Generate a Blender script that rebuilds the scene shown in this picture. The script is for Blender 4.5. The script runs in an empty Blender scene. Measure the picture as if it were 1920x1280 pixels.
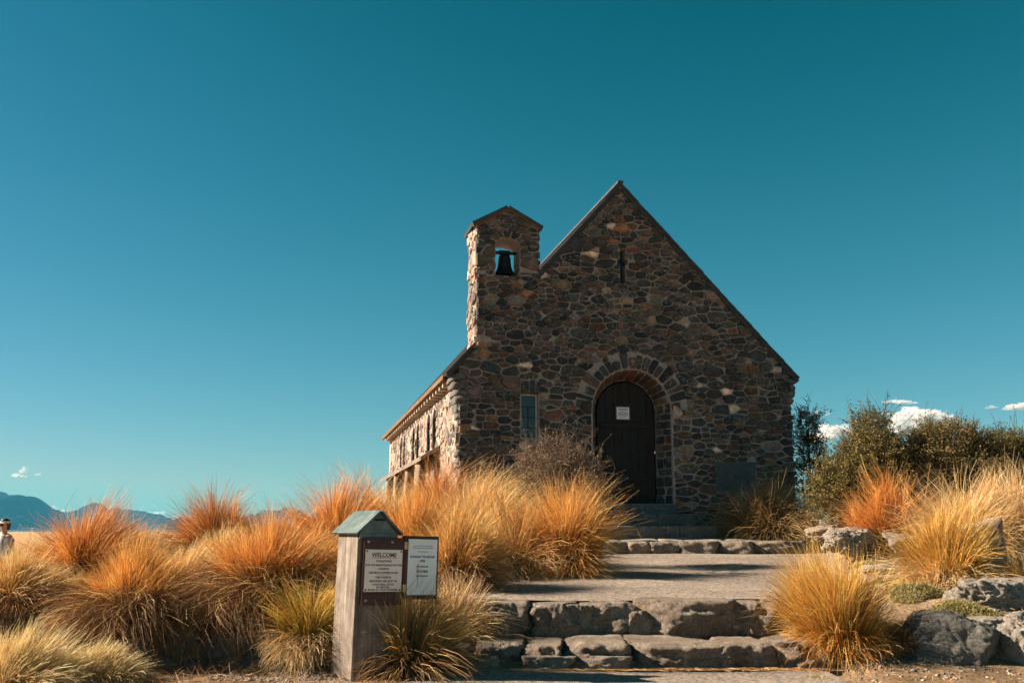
import bpy, bmesh, math, random
import numpy as np
from mathutils import Vector, Matrix, noise as mnoise
from mathutils.geometry import tessellate_polygon

random.seed(7)
rng = np.random.default_rng(11)
sc = bpy.context.scene
COL = sc.collection

# ------------------------------------------------------------------ camera, sky, sun, exposure
EYE = 1.12
FPX = 1867.0                       # focal length in pixels of the 1920 px wide photograph
PITCH = math.atan((992 - 640) / FPX)
cam_d = bpy.data.cameras.new('camera')
cam_d.sensor_width = 36.0
cam_d.lens = 36.0 * FPX / 1920.0
cam_d.clip_start = 0.05
cam_d.clip_end = 60000
cam_d.dof.use_dof = True
cam_d.dof.focus_distance = 12.5
cam_d.dof.aperture_fstop = 4.0
cam = bpy.data.objects.new('camera', cam_d)
COL.objects.link(cam)
cam.location = (0, 0, EYE)
cam.rotation_euler = (math.pi / 2 + PITCH, 0, 0)
sc.camera = cam

SUN_EL = math.radians(31)
SUN_BACK = math.radians(3)         # how far behind the picture plane the sun stands on the left
sun_vec = Vector((-math.cos(SUN_BACK) * math.cos(SUN_EL), math.sin(SUN_BACK) * math.cos(SUN_EL), math.sin(SUN_EL)))

world = bpy.data.worlds.new('World')
sc.world = world
world.use_nodes = True
wn, wl = world.node_tree.nodes, world.node_tree.links
wn.clear()
w_out = wn.new('ShaderNodeOutputWorld')
w_bg = wn.new('ShaderNodeBackground')
w_sky = wn.new('ShaderNodeTexSky')
w_sky.sky_type = 'NISHITA'
w_sky.sun_disc = False
w_sky.sun_elevation = SUN_EL
w_sky.sun_rotation = math.atan2(sun_vec.x, sun_vec.y)
w_sky.altitude = 700
w_sky.air_density = 1.0
w_sky.dust_density = 0.0
w_sky.ozone_density = 1.0
# even teal grade over the whole sky (a per channel offset, gamma and gain)
w_sep = wn.new('ShaderNodeSeparateColor')
w_com = wn.new('ShaderNodeCombineColor')
wl.new(w_sky.outputs[0], w_sep.inputs[0])
SKY_SUB = (0.95, 0.90, 1.80)
SKY_GAIN = (0.138, 0.452, 0.500)
SKY_POW = (1.3, 0.775, 0.815)
SKY_MAX = (6.5, 8.0, 8.0)
for i in range(3):
    pw = wn.new('ShaderNodeMath'); pw.operation = 'POWER'; pw.inputs[1].default_value = SKY_POW[i]
    ml = wn.new('ShaderNodeMath'); ml.operation = 'MULTIPLY'; ml.inputs[1].default_value = SKY_GAIN[i]
    mn = wn.new('ShaderNodeMath'); mn.operation = 'MINIMUM'; mn.inputs[1].default_value = SKY_MAX[i]
    wl.new(w_sep.outputs[i], mn.inputs[0]); sb_ = wn.new('ShaderNodeMath'); sb_.operation = 'SUBTRACT'; sb_.inputs[1].default_value = SKY_SUB[i]
    mx_ = wn.new('ShaderNodeMath'); mx_.operation = 'MAXIMUM'; mx_.inputs[1].default_value = 0.0
    wl.new(mn.outputs[0], sb_.inputs[0]); wl.new(sb_.outputs[0], mx_.inputs[0]); wl.new(mx_.outputs[0], pw.inputs[0]); wl.new(pw.outputs[0], ml.inputs[0]); wl.new(ml.outputs[0], w_com.inputs[i])
wl.new(w_com.outputs[0], w_bg.inputs[0])
w_bg.inputs[1].default_value = 0.1
wl.new(w_bg.outputs[0], w_out.inputs[0])

sun_d = bpy.data.lights.new('sun', 'SUN')
sun_d.energy = 5.0
sun_d.angle = math.radians(0.5)
sun_d.color = (1.0, 0.83, 0.64)
sun = bpy.data.objects.new('sun', sun_d)
COL.objects.link(sun)
sun.rotation_euler = sun_vec.to_track_quat('Z', 'Y').to_euler()
sun.location = (-20, 5, 20)

sc.view_settings.view_transform = 'Standard'
sc.view_settings.look = 'None'
sc.view_settings.exposure = 1.60
sc.view_settings.gamma = 1.0
sc.view_settings.use_curve_mapping = False
sc.render.engine = 'CYCLES'
sc.cycles.use_denoising = True
sc.cycles.max_bounces = 8
sc.cycles.diffuse_bounces = 2
sc.cycles.transparent_max_bounces = 8
sc.cycles.volume_bounces = 6
sc.cycles.sample_clamp_indirect = 6

# ------------------------------------------------------------------ helpers
CP, SP = math.cos(PITCH), math.sin(PITCH)

def ray(px, py):
    u = (px - 960) / FPX; v = (640 - py) / FPX
    return u, CP - v * SP, SP + v * CP

def at(px, py, Y):
    """point of the place on the line of sight through a photograph pixel at distance Y"""
    r = ray(px, py); k = Y / r[1]
    return Vector((r[0] * k, Y, EYE + r[2] * k))

def on_z(px, py, z):
    r = ray(px, py); k = (z - EYE) / r[2]
    return Vector((r[0] * k, r[1] * k, z))

def sm(a, b, x):
    t = np.clip((np.asarray(x, float) - a) / (b - a), 0, 1)
    return t * t * (3 - 2 * t)

def tag(o, label=None, cat=None, group=None, kind=None):
    if label: o['label'] = label
    if cat: o['category'] = cat
    if group: o['group'] = group
    if kind: o['kind'] = kind
    return o

def empty(name, loc=(0, 0, 0), rz=0.0):
    o = bpy.data.objects.new(name, None)
    o.empty_display_size = 0.2
    COL.objects.link(o)
    o.location = loc
    o.rotation_euler = (0, 0, rz)
    return o

def link(name, me, mat, parent=None, smooth=False):
    o = bpy.data.objects.new(name, me)
    COL.objects.link(o)
    if mat is not None and not me.materials:
        me.materials.append(mat)
    if parent is not None:
        o.parent = parent
    if smooth:
        me.shade_smooth()
    return o

def mesh_obj(name, verts, faces, mat, parent=None, smooth=False, col=None):
    me = bpy.data.meshes.new(name)
    me.from_pydata([tuple(v) for v in verts], [], faces)
    me.update()
    if col is not None:
        a = me.color_attributes.new('Col', 'FLOAT_COLOR', 'POINT')
        c = np.ones((len(verts), 4), np.float32); c[:, :3] = np.asarray(col, np.float32)
        a.data.foreach_set('color', c.ravel())
    return link(name, me, mat, parent, smooth)

def np_mesh(name, V, Q, mat, parent=None, col=None, smooth=False):
    """V (n,3) and quads Q (m,4) straight from numpy"""
    me = bpy.data.meshes.new(name)
    k = Q.shape[1]
    me.vertices.add(len(V)); me.vertices.foreach_set('co', np.ascontiguousarray(V, np.float32).ravel())
    me.loops.add(Q.size); me.loops.foreach_set('vertex_index', np.ascontiguousarray(Q, np.int32).ravel())
    me.polygons.add(len(Q))
    me.polygons.foreach_set('loop_start', np.arange(0, Q.size, k, dtype=np.int32))
    me.update(calc_edges=True)
    if col is not None:
        a = me.color_attributes.new('Col', 'FLOAT_COLOR', 'POINT')
        c = np.ones((len(V), 4), np.float32); c[:, :3] = col
        a.data.foreach_set('color', c.ravel())
    return link(name, me, mat, parent, smooth)

class MB:
    """collects simple shapes into one mesh"""
    def __init__(s): s.v = []; s.f = []; s.c = []
    def add(s, v, f, c=None):
        b = len(s.v); s.v += [tuple(q) for q in v]; s.f += [tuple(i + b for i in q) for q in f]
        if c is not None: s.c += [tuple(c)] * len(v)
    def box(s, lo, hi, M=None, bev=0.0):
        x0, y0, z0 = lo; x1, y1, z1 = hi
        if bev <= 0:
            v = [(x, y, z) for x in (x0, x1) for y in (y0, y1) for z in (z0, z1)]
            f = [(0, 1, 3, 2), (4, 6, 7, 5), (0, 4, 5, 1), (2, 3, 7, 6), (0, 2, 6, 4), (1, 5, 7, 3)]
        else:
            bm = bmesh.new(); bmesh.ops.create_cube(bm, size=1)
            for q in bm.verts:
                q.co = Vector(((x0 + x1) / 2 + q.co.x * (x1 - x0), (y0 + y1) / 2 + q.co.y * (y1 - y0), (z0 + z1) / 2 + q.co.z * (z1 - z0)))
            bmesh.ops.bevel(bm, geom=bm.edges[:], offset=bev, segments=1, affect='EDGES')
            bm.verts.index_update()
            v = [q.co.copy() for q in bm.verts]; f = [tuple(q.index for q in fc.verts) for fc in bm.faces]
            bm.free()
        if M is not None: v = [M @ Vector(q) for q in v]
        s.add(v, f)
    def tube(s, pts, rad, n=6, cap=True, c=None):
        pts = [Vector(p) for p in pts]
        rs = rad if isinstance(rad, (list, tuple)) else [rad] * len(pts)
        v = []; f = []
        for i, p in enumerate(pts):
            t = (pts[min(i + 1, len(pts) - 1)] - pts[max(i - 1, 0)]).normalized()
            a = t.cross(Vector((0.31, 0.22, 0.92)))
            if a.length < 1e-3: a = t.cross(Vector((1, 0, 0)))
            a.normalize(); b = t.cross(a)
            for k in range(n):
                w = 2 * math.pi * k / n
                v.append(p + (a * math.cos(w) + b * math.sin(w)) * rs[i])
        for i in range(len(pts) - 1):
            for k in range(n):
                f.append((i * n + k, i * n + (k + 1) % n, (i + 1) * n + (k + 1) % n, (i + 1) * n + k))
        if cap:
            f.append(tuple(range(n - 1, -1, -1))); f.append(tuple(range((len(pts) - 1) * n, len(pts) * n)))
        s.add(v, f, c)
    def lathe(s, prof, n=24, M=None):
        v = []; f = []
        for r, z in prof:
            for k in range(n):
                w = 2 * math.pi * k / n
                v.append(Vector((r * math.cos(w), r * math.sin(w), z)))
        for i in range(len(prof) - 1):
            for k in range(n):
                f.append((i * n + k, i * n + (k + 1) % n, (i + 1) * n + (k + 1) % n, (i + 1) * n + k))
        if M is not None: v = [M @ q for q in v]
        s.add(v, f)
    def prism(s, poly, axis_from, axis_to, fn):
        """poly 2D, fn(u,v,w)->3D, w from axis_from to axis_to"""
        n = len(poly)
        v = [fn(p[0], p[1], axis_from) for p in poly] + [fn(p[0], p[1], axis_to) for p in poly]
        f = [tuple(range(n)), tuple(range(2 * n - 1, n - 1, -1))]
        f += [(i, i + n, (i + 1) % n + n, (i + 1) % n) for i in range(n)]
        s.add(v, f)
    def build(s, name, mat, parent=None, smooth=False):
        o = mesh_obj(name, s.v, s.f, mat, parent, smooth, s.c if s.c and len(s.c) == len(s.v) else None)
        bm = bmesh.new(); bm.from_mesh(o.data)
        bmesh.ops.recalc_face_normals(bm, faces=bm.faces)
        bm.to_mesh(o.data); bm.free()
        if smooth: o.data.shade_smooth()
        return o

# ------------------------------------------------------------------ materials
def new_mat(name):
    m = bpy.data.materials.new(name); m.use_nodes = True
    nt = m.node_tree; nt.nodes.clear()
    out = nt.nodes.new('ShaderNodeOutputMaterial')
    bs = nt.nodes.new('ShaderNodeBsdfPrincipled')
    nt.links.new(bs.outputs[0], out.inputs[0])
    return m, nt, bs, out

def N(nt, t, **kw):
    n = nt.nodes.new(t)
    for k, v in kw.items():
        if hasattr(n, k): setattr(n, k, v)
        else: n.inputs[k].default_value = v
    return n

def noise_fac(nt, scale, detail=6, rough=0.6, coord='Object', sx=(1, 1, 1)):
    tc = N(nt, 'ShaderNodeTexCoord'); mp = N(nt, 'ShaderNodeMapping')
    mp.inputs['Scale'].default_value = sx
    nt.links.new(tc.outputs[coord], mp.inputs[0])
    nz = N(nt, 'ShaderNodeTexNoise'); nz.inputs['Scale'].default_value = scale
    nz.inputs['Detail'].default_value = detail; nz.inputs['Roughness'].default_value = rough
    nt.links.new(mp.outputs[0], nz.inputs['Vector'])
    return nz.outputs['Fac']

def ramp(nt, fac, stops):
    r = N(nt, 'ShaderNodeValToRGB')
    el = r.color_ramp.elements
    while len(el) < len(stops): el.new(0.5)
    for e, (p, c) in zip(el, stops):
        e.position = p; e.color = (*c, 1) if len(c) == 3 else c
    nt.links.new(fac, r.inputs[0])
    return r.outputs[0]

def mixc(nt, a, b, fac, mode='MIX'):
    m = N(nt, 'ShaderNodeMix'); m.data_type = 'RGBA'; m.blend_type = mode
    for s, x in ((6, a), (7, b)):
        if hasattr(x, 'links'): nt.links.new(x, m.inputs[s])
        else: m.inputs[s].default_value = (*x, 1)
    if hasattr(fac, 'links'): nt.links.new(fac, m.inputs[0])
    else: m.inputs[0].default_value = fac
    return m.outputs[2]

def bump(nt, bs, h, strength=0.4, dist=0.01):
    b = N(nt, 'ShaderNodeBump'); b.inputs['Strength'].default_value = strength; b.inputs['Distance'].default_value = dist
    nt.links.new(h, b.inputs['Height']); nt.links.new(b.outputs[0], bs.inputs['Normal'])

def attr(nt, name='Col'):
    a = N(nt, 'ShaderNodeAttribute'); a.attribute_name = name
    return a.outputs['Color']

def mat_noise(name, c0, c1, scale=6, rough=0.85, bstr=0.4, bdist=0.01, sx=(1, 1, 1), lo=0.3, hi=0.7, metal=0.0, spec=0.3, bscale=None):
    m, nt, bs, _ = new_mat(name)
    f = noise_fac(nt, scale, sx=sx)
    nt.links.new(ramp(nt, f, [(lo, c0), (hi, c1)]), bs.inputs['Base Color'])
    bs.inputs['Roughness'].default_value = rough; bs.inputs['Metallic'].default_value = metal
    bs.inputs['Specular IOR Level'].default_value = spec
    if bstr > 0: bump(nt, bs, noise_fac(nt, bscale or scale * 4, 8, 0.65, sx=sx), bstr, bdist)
    return m

# wall stone: colour of each stone from its own attribute, mottling and veins on top
def mk_stone():
    m, nt, bs, _ = new_mat('wall_stone')
    base = attr(nt)
    f1 = noise_fac(nt, 9, 8, 0.7)
    c = mixc(nt, base, ramp(nt, f1, [(0.3, (0.35, 0.35, 0.38)), (0.52, (0.85, 0.85, 0.85)), (0.75, (1.9, 1.55, 1.25))]), 1.0, 'MULTIPLY')
    f2 = noise_fac(nt, 60, 4, 0.7)
    c = mixc(nt, c, ramp(nt, f2, [(0.35, (0.6, 0.6, 0.6)), (0.6, (1.15, 1.15, 1.15))]), 1.0, 'MULTIPLY')
    # lichen and quartz flecks
    f3 = noise_fac(nt, 30, 3, 0.5)
    c = mixc(nt, c, (0.42, 0.36, 0.29), ramp(nt, f3, [(0.66, (0, 0, 0)), (0.72, (0.55, 0.55, 0.55))]))
    f4 = noise_fac(nt, 5.5, 3, 0.6); f5 = noise_fac(nt, 2.3, 2, 0.5)
    vein = ramp(nt, f4, [(0.470, (0, 0, 0)), (0.485, (1, 1, 1)), (0.500, (0, 0, 0))])
    vmask = ramp(nt, f5, [(0.50, (0, 0, 0)), (0.56, (0.7, 0.7, 0.7))])
    c = mixc(nt, c, (0.50, 0.42, 0.34), mixc(nt, vein, vmask, 1.0, 'MULTIPLY'))
    nt.links.new(c, bs.inputs['Base Color'])
    bs.inputs['Roughness'].default_value = 0.8; bs.inputs['Specular IOR Level'].default_value = 0.35
    bump(nt, bs, noise_fac(nt, 28, 9, 0.7), 0.8, 0.02)
    return m

def mk_grass():
    m, nt, bs, out = new_mat('grass_blade')
    c = attr(nt)
    nt.links.new(c, bs.inputs['Base Color'])
    bs.inputs['Roughness'].default_value = 0.55; bs.inputs['Specular IOR Level'].default_value = 0.25
    tr = N(nt, 'ShaderNodeBsdfTranslucent'); nt.links.new(c, tr.inputs[0])
    mx = N(nt, 'ShaderNodeMixShader'); mx.inputs[0].default_value = 0.24
    nt.links.new(bs.outputs[0], mx.inputs[1]); nt.links.new(tr.outputs[0], mx.inputs[2]); nt.links.new(mx.outputs[0], out.inputs[0])
    return m

def mk_rock(name, c0, c1, c2, scale=2.2):
    m, nt, bs, _ = new_mat(name)
    f = noise_fac(nt, scale, 9, 0.68)
    c = ramp(nt, f, [(0.28, c0), (0.5, c1), (0.72, c2)])
    f2 = noise_fac(nt, scale * 14, 5, 0.7)
    c = mixc(nt, c, ramp(nt, f2, [(0.3, (0.5, 0.5, 0.5)), (0.6, (1.1, 1.1, 1.1))]), 1.0, 'MULTIPLY')
    f3 = noise_fac(nt, scale * 3.3, 4, 0.6)
    c = mixc(nt, c, (0.50, 0.46, 0.38), ramp(nt, f3, [(0.60, (0, 0, 0)), (0.68, (0.6, 0.6, 0.6))]))
    nt.links.new(c, bs.inputs['Base Color'])
    bs.inputs['Roughness'].default_value = 0.9; bs.inputs['Specular IOR Level'].default_value = 0.2
    bump(nt, bs, noise_fac(nt, scale * 7, 10, 0.78), 1.0, 0.06)
    return m

def mk_asphalt():
    m, nt, bs, _ = new_mat('chip_seal')
    f = noise_fac(nt, 24, 4, 0.9)
    c = ramp(nt, f, [(0.36, (0.045, 0.038, 0.033)), (0.46, (0.19, 0.155, 0.13)), (0.6, (0.42, 0.355, 0.30))])
    g = noise_fac(nt, 1.3, 5, 0.6)
    c = mixc(nt, c, ramp(nt, g, [(0.3, (0.75, 0.73, 0.72)), (0.7, (1.15, 1.12, 1.08))]), 1.0, 'MULTIPLY')
    nt.links.new(c, bs.inputs['Base Color'])
    bs.inputs['Roughness'].default_value = 0.9
    bump(nt, bs, noise_fac(nt, 110, 3, 0.8), 1.0, 0.012)
    return m

def mk_ground():
    m, nt, bs, _ = new_mat('dry_ground')
    f = noise_fac(nt, 1.1, 7, 0.65, 'Object')
    c = ramp(nt, f, [(0.3, (0.10, 0.07, 0.045)), (0.48, (0.24, 0.165, 0.10)), (0.62, (0.34, 0.25, 0.16)), (0.75, (0.22, 0.19, 0.16))])
    f2 = noise_fac(nt, 34, 6, 0.75, 'Object')
    c = mixc(nt, c, ramp(nt, f2, [(0.3, (0.4, 0.4, 0.4)), (0.62, (1.35, 1.3, 1.25))]), 1.0, 'MULTIPLY')
    # far off the ground is one dry straw field
    geo = N(nt, 'ShaderNodeNewGeometry'); sx = N(nt, 'ShaderNodeSeparateXYZ'); nt.links.new(geo.outputs['Position'], sx.inputs[0])
    mr = N(nt, 'ShaderNodeMapRange'); mr.inputs[1].default_value = 18; mr.inputs[2].default_value = 40
    nt.links.new(sx.outputs[1], mr.inputs[0])
    c = mixc(nt, c, (0.42, 0.25, 0.12), mr.outputs[0])
    nt.links.new(c, bs.inputs['Base Color'])
    bs.inputs['Roughness'].default_value = 0.95; bs.inputs['Specular IOR Level'].default_value = 0.1
    bump(nt, bs, f2, 0.8, 0.03)
    return m

def mk_wood(name, c0, c1, axis='z', scale=5, rough=0.8):
    m, nt, bs, _ = new_mat(name)
    s = {'z': (6, 6, 0.35), 'x': (0.35, 6, 6), 'y': (6, 0.35, 6)}[axis]
    f = noise_fac(nt, scale, 9, 0.7, sx=s)
    c = ramp(nt, f, [(0.3, c0), (0.68, c1)])
    f2 = noise_fac(nt, scale * 1.3, 5, 0.6)
    c = mixc(nt, c, ramp(nt, f2, [(0.32, (0.6, 0.58, 0.55)), (0.6, (1.08, 1.06, 1.03))]), 1.0, 'MULTIPLY')
    nt.links.new(c, bs.inputs['Base Color'])
    bs.inputs['Roughness'].default_value = rough; bs.inputs['Specular IOR Level'].default_value = 0.25
    bump(nt, bs, f, 0.6, 0.006)
    return m

M = {}
M['stone'] = mk_stone()
M['mortar'] = mat_noise('mortar', (0.225, 0.187, 0.165), (0.43, 0.362, 0.322), 14, 0.95, 0.7, 0.012)
M['roof'] = mat_noise('dark_slate', (0.035, 0.04, 0.045), (0.08, 0.085, 0.09), 8, 0.75, 0.3, 0.01)
M['barge'] = mk_wood('dark_painted_timber', (0.035, 0.035, 0.035), (0.075, 0.072, 0.07), 'x')
M['soffit'] = mk_wood('brown_timber', (0.10, 0.055, 0.03), (0.22, 0.13, 0.075), 'y')
M['rafter'] = mk_wood('pale_timber', (0.34, 0.26, 0.19), (0.55, 0.45, 0.35), 'x')
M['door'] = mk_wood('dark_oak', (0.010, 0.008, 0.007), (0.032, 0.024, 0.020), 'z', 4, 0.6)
M['iron'] = mat_noise('black_iron', (0.015, 0.015, 0.016), (0.04, 0.038, 0.036), 30, 0.55, 0.3, 0.004, metal=0.6)
M['bronze'] = mat_noise('bell_bronze', (0.02, 0.022, 0.022), (0.06, 0.055, 0.045), 12, 0.42, 0.15, 0.004, metal=0.8)
M['brass'] = mat_noise('brass', (0.35, 0.24, 0.10), (0.6, 0.45, 0.2), 20, 0.4, 0, metal=0.9)
M['steel'] = mat_noise('steel', (0.4, 0.4, 0.4), (0.6, 0.6, 0.6), 20, 0.4, 0, metal=0.8)
M['white_paint'] = mat_noise('weathered_white_paint', (0.42, 0.42, 0.40), (0.62, 0.61, 0.58), 14, 0.6, 0.2, 0.004)
M['paper'] = mat_noise('paper', (0.82, 0.83, 0.83), (0.92, 0.92, 0.91), 4, 0.7, 0)
M['panel'] = mat_noise('engraved_panel', (0.86, 0.71, 0.65), (0.95, 0.82, 0.76), 3, 0.5, 0.1, 0.002)
M['ink'] = mat_noise('ink', (0.02, 0.022, 0.03), (0.035, 0.035, 0.045), 10, 0.6, 0)
M['blue_ink'] = mat_noise('blue_ink', (0.02, 0.06, 0.14), (0.03, 0.09, 0.18), 10, 0.6, 0)
M['plaque'] = mat_noise('slate_plaque', (0.045, 0.055, 0.058), (0.085, 0.095, 0.095), 7, 0.5, 0.2, 0.004)
M['plaque_edge'] = mat_noise('slate_plaque_rim', (0.10, 0.11, 0.11), (0.16, 0.165, 0.16), 9, 0.6, 0.3, 0.004)
M['post'] = mk_wood('weathered_grey_timber', (0.07, 0.056, 0.048), (0.31, 0.26, 0.225), 'z', 6)
M['board'] = mk_wood('maroon_brown_board', (0.055, 0.022, 0.018), (0.10, 0.045, 0.036), 'x', 3, 0.45)
M['copper'] = mat_noise('weathered_copper_sheet', (0.04, 0.07, 0.068), (0.17, 0.21, 0.20), 9, 0.5, 0.25, 0.006, metal=0.3)
M['rock'] = mk_rock('boulder_grey', (0.19, 0.165, 0.145), (0.38, 0.335, 0.285), (0.54, 0.48, 0.41))
M['rock_dark'] = mk_rock('boulder_dark', (0.08, 0.085, 0.085), (0.17, 0.165, 0.155), (0.27, 0.25, 0.22))  # dark stone, also stands in for shade on shadowed rocks
M['rock_step'] = mk_rock('step_stone', (0.15, 0.115, 0.09), (0.28, 0.225, 0.18), (0.42, 0.35, 0.285), 2.8)
M['rock_warm'] = mk_rock('boulder_warm', (0.22, 0.155, 0.115), (0.38, 0.29, 0.22), (0.5, 0.41, 0.33))
M['slab'] = mk_rock('flagstone', (0.20, 0.165, 0.135), (0.35, 0.30, 0.25), (0.5, 0.44, 0.37), 3)
M['step_cut'] = mk_rock('cut_step_stone', (0.12, 0.125, 0.12), (0.19, 0.19, 0.18), (0.26, 0.25, 0.23), 2)
M['asphalt'] = mk_asphalt()
M['ground'] = mk_ground()
M['grass'] = mk_grass()
M['bark'] = mat_noise('bark', (0.05, 0.035, 0.025), (0.15, 0.11, 0.085), 18, 0.9, 0.5, 0.01)
M['mountain'] = None

def mk_glass():
    m, nt, bs, _ = new_mat('window_glass')
    bs.inputs['Base Color'].default_value = (0.02, 0.06, 0.07, 1)
    bs.inputs['Roughness'].default_value = 0.22
    bs.inputs['Specular IOR Level'].default_value = 0.5
    bump(nt, bs, noise_fac(nt, 9, 2, 0.5), 0.25, 0.01)
    return m
M['glass'] = mk_glass()
M['dark'] = mat_noise('dark_interior', (0.01, 0.01, 0.01), (0.02, 0.02, 0.02), 5, 0.9, 0)

# ------------------------------------------------------------------ ground
PXL = ([7.3, 9.2, 12.2, 15.4], [-0.80, -0.55, 0.12, 1.2])
PXR = ([7.3, 9.2, 12.2, 15.4], [2.55, 2.75, 4.15, 4.85])

def up_path_z(Y):
    return np.interp(Y, [9.1, 15.5], [0.468, 0.757])

_tab = rng.random((64, 64))
def vnoise(X, Y, s):
    x = np.asarray(X) * s; y = np.asarray(Y) * s
    xi = np.floor(x).astype(int); yi = np.floor(y).astype(int); fx = x - xi; fy = y - yi
    fx = fx * fx * (3 - 2 * fx); fy = fy * fy * (3 - 2 * fy)
    g = lambda a, b: _tab[a % 64, b % 64]
    return (g(xi, yi) * (1 - fx) + g(xi + 1, yi) * fx) * (1 - fy) + (g(xi, yi + 1) * (1 - fx) + g(xi + 1, yi + 1) * fx) * fy - 0.5

def height(X, Y):
    X = np.asarray(X, float); Y = np.asarray(Y, float)
    zl = 0.50 * sm(8.25, 8.95, Y) + 0.40 * sm(9, 15.8, Y) + 0.10 * vnoise(X, Y, 1.1) * sm(8.2, 8.9, Y) + 0.05 * vnoise(X, Y, 3.1)
    zr = 0.46 * sm(7.7, 9.9, Y) + 0.40 * sm(9.6, 15.8, Y) + 0.10 * vnoise(X + 9, Y, 0.9) * sm(7.6, 9, Y) + 0.05 * vnoise(X, Y, 3.3)
    zm = np.where(Y < 8.5, -0.05, np.where(Y < 9.25, 0.06, up_path_z(Y) - 0.03)) + 0.12 * sm(15.6, 16.6, Y)
    xl = np.interp(Y, *PXL); xr = np.interp(Y, *PXR)
    a = sm(-0.22, 0.06, X - xl); b = sm(-0.06, 0.25, X - xr)
    z = zl * (1 - a) + zm * a
    z = z * (1 - b) + zr * b
    z = z - 1.05 * sm(3.0, 9.5, -X) * sm(10.5, 19, Y)
    d = np.hypot(X, Y)
    far = sm(26, 70, d)
    z = z * (1 - far) + (-0.55 - 0.25 * sm(700, 900, d)) * far
    z = z * sm(-6, 4, Y) - 0.1 * (1 - sm(-6, 4, Y))
    return z

def axis_coords(lo, hi, step, far):
    c = list(np.arange(lo, hi + 1e-6, step))
    s = step
    x = hi
    while x < far: s *= 1.28; x += s; c.append(x)
    s = step; x = lo; pre = []
    while x > -far: s *= 1.28; x -= s; pre.append(x)
    return np.array(pre[::-1] + c)

gx = axis_coords(-9, 9, 0.11, 7500)
gy = axis_coords(4, 19, 0.11, 7500)
GX, GY = np.meshgrid(gx, gy)
GZ = height(GX, GY)
gi = np.arange(GX.size).reshape(GX.shape)
gq = np.stack([gi[:-1, :-1], gi[:-1, 1:], gi[1:, 1:], gi[1:, :-1]], -1).reshape(-1, 4)
ground = np_mesh('ground', np.stack([GX, GY, GZ], -1).reshape(-1, 3), gq, M['ground'], smooth=True)
tag(ground, kind='structure')

# upper asphalt path and lower asphalt path
def sheet(name, rows, mat, nx=14, zfn=None):
    """rows: (Y, x0, x1, z)"""
    V = []; n = nx + 1
    for (Y, x0, x1, z) in rows:
        for i in range(n):
            x = x0 + (x1 - x0) * i / nx
            V.append((x, Y + 0.03 * math.sin(3.1 * x + Y), z + (zfn(x, Y) if zfn else 0)))
    idx = np.arange(len(V)).reshape(len(rows), n)
    Q = np.stack([idx[:-1, :-1], idx[:-1, 1:], idx[1:, 1:], idx[1:, :-1]], -1).reshape(-1, 4)
    o = np_mesh(name, np.array(V), Q, mat, smooth=True)
    tag(o, kind='structure')
    return o
rows = []
for Y in np.linspace(9.46, 15.75, 40):
    rows.append((Y, float(np.interp(Y, *PXL)) - 0.12 + 0.07 * math.sin(Y * 2.3), float(np.interp(Y, *PXR)) + 0.1 + 0.12 * math.sin(Y * 1.7 + 1) + 0.05 * math.sin(5.1 * Y), float(up_path_z(Y))))
sheet('asphalt_path', rows, M['asphalt'], 14, lambda x, y: 0.008 * math.sin(2 * x + y))
rows = [(Y, -1.35 - 0.5 * (8.4 - Y) , 2.5 + 0.05 * math.sin(4 * Y), 0.004 * math.sin(Y)) for Y in np.linspace(-4, 8.46, 24)]
sheet('asphalt_path', rows, M['asphalt'], 12, lambda x, y: 0.012 * math.sin(1.7 * x + y))

# ------------------------------------------------------------------ stones by convex plane sets
def unit_dirs(n):
    """cube sphere directions and quads"""
    V = []; key = {}; F = []
    def vid(p):
        k = (round(p[0], 5), round(p[1], 5), round(p[2], 5))
        if k not in key:
            key[k] = len(V); V.append(p)
        return key[k]
    for ax in range(3):
        for sg in (-1, 1):
            for i in range(n):
                for j in range(n):
                    q = []
                    for (a, b) in ((i, j), (i + 1, j), (i + 1, j + 1), (i, j + 1)):
                        u = math.tan((a / n * 2 - 1) * math.pi / 4); v = math.tan((b / n * 2 - 1) * math.pi / 4)
                        p = [0, 0, 0]; p[ax] = sg; p[(ax + 1) % 3] = u; p[(ax + 2) % 3] = v
                        q.append(vid(tuple(p)))
                    F.append(q if sg > 0 else q[::-1])
    V = np.array(V); V /= np.linalg.norm(V, axis=1)[:, None]
    return V, np.array(F)
_dirs = {n: unit_dirs(n) for n in (5, 8, 14, 24, 40)}

def rock_geo(dims, seed, res=14, boxy=0.0, cuts=9, p=9, rough=0.05, nscale=2.0):
    """rounded irregular polyhedron: dims = half sizes"""
    r = np.random.default_rng(seed)
    D, F = _dirs[res]
    nr = []; ds = []
    for ax in range(3):
        for sg in (-1, 1):
            n = np.zeros(3); n[ax] = sg
            n += r.normal(0, 0.10 + 0.08 * (1 - boxy), 3); n /= np.linalg.norm(n)
            nr.append(n); ds.append(1.0 if boxy else r.uniform(0.82, 1.0))
    for k in range(cuts):
        n = r.normal(0, 1, 3); n /= np.linalg.norm(n)
        nr.append(n); ds.append(r.uniform(0.95, 1.35) if boxy else r.uniform(0.72, 1.0))
    nr = np.array(nr); ds = np.array(ds)
    t = np.clip(D @ nr.T, 0, None) / ds
    rad = (t ** p).sum(1) ** (-1 / p)
    P = D * rad[:, None]
    off = Vector(r.uniform(-50, 50, 3))
    dd = np.array([mnoise.fractal(Vector(q) * nscale + off, 0.9, 2.1, 5) for q in P])
    if res >= 24:
        d2 = np.array([abs(mnoise.fractal(Vector(q) * nscale * 2.6 + off * 1.7, .7, 2.3, 6)) for q in P])
        dd = dd * .8 - d2 * .55 + .12
    P = P * (1 + rough * dd)[:, None]
    return P * np.array(dims), F

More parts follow.
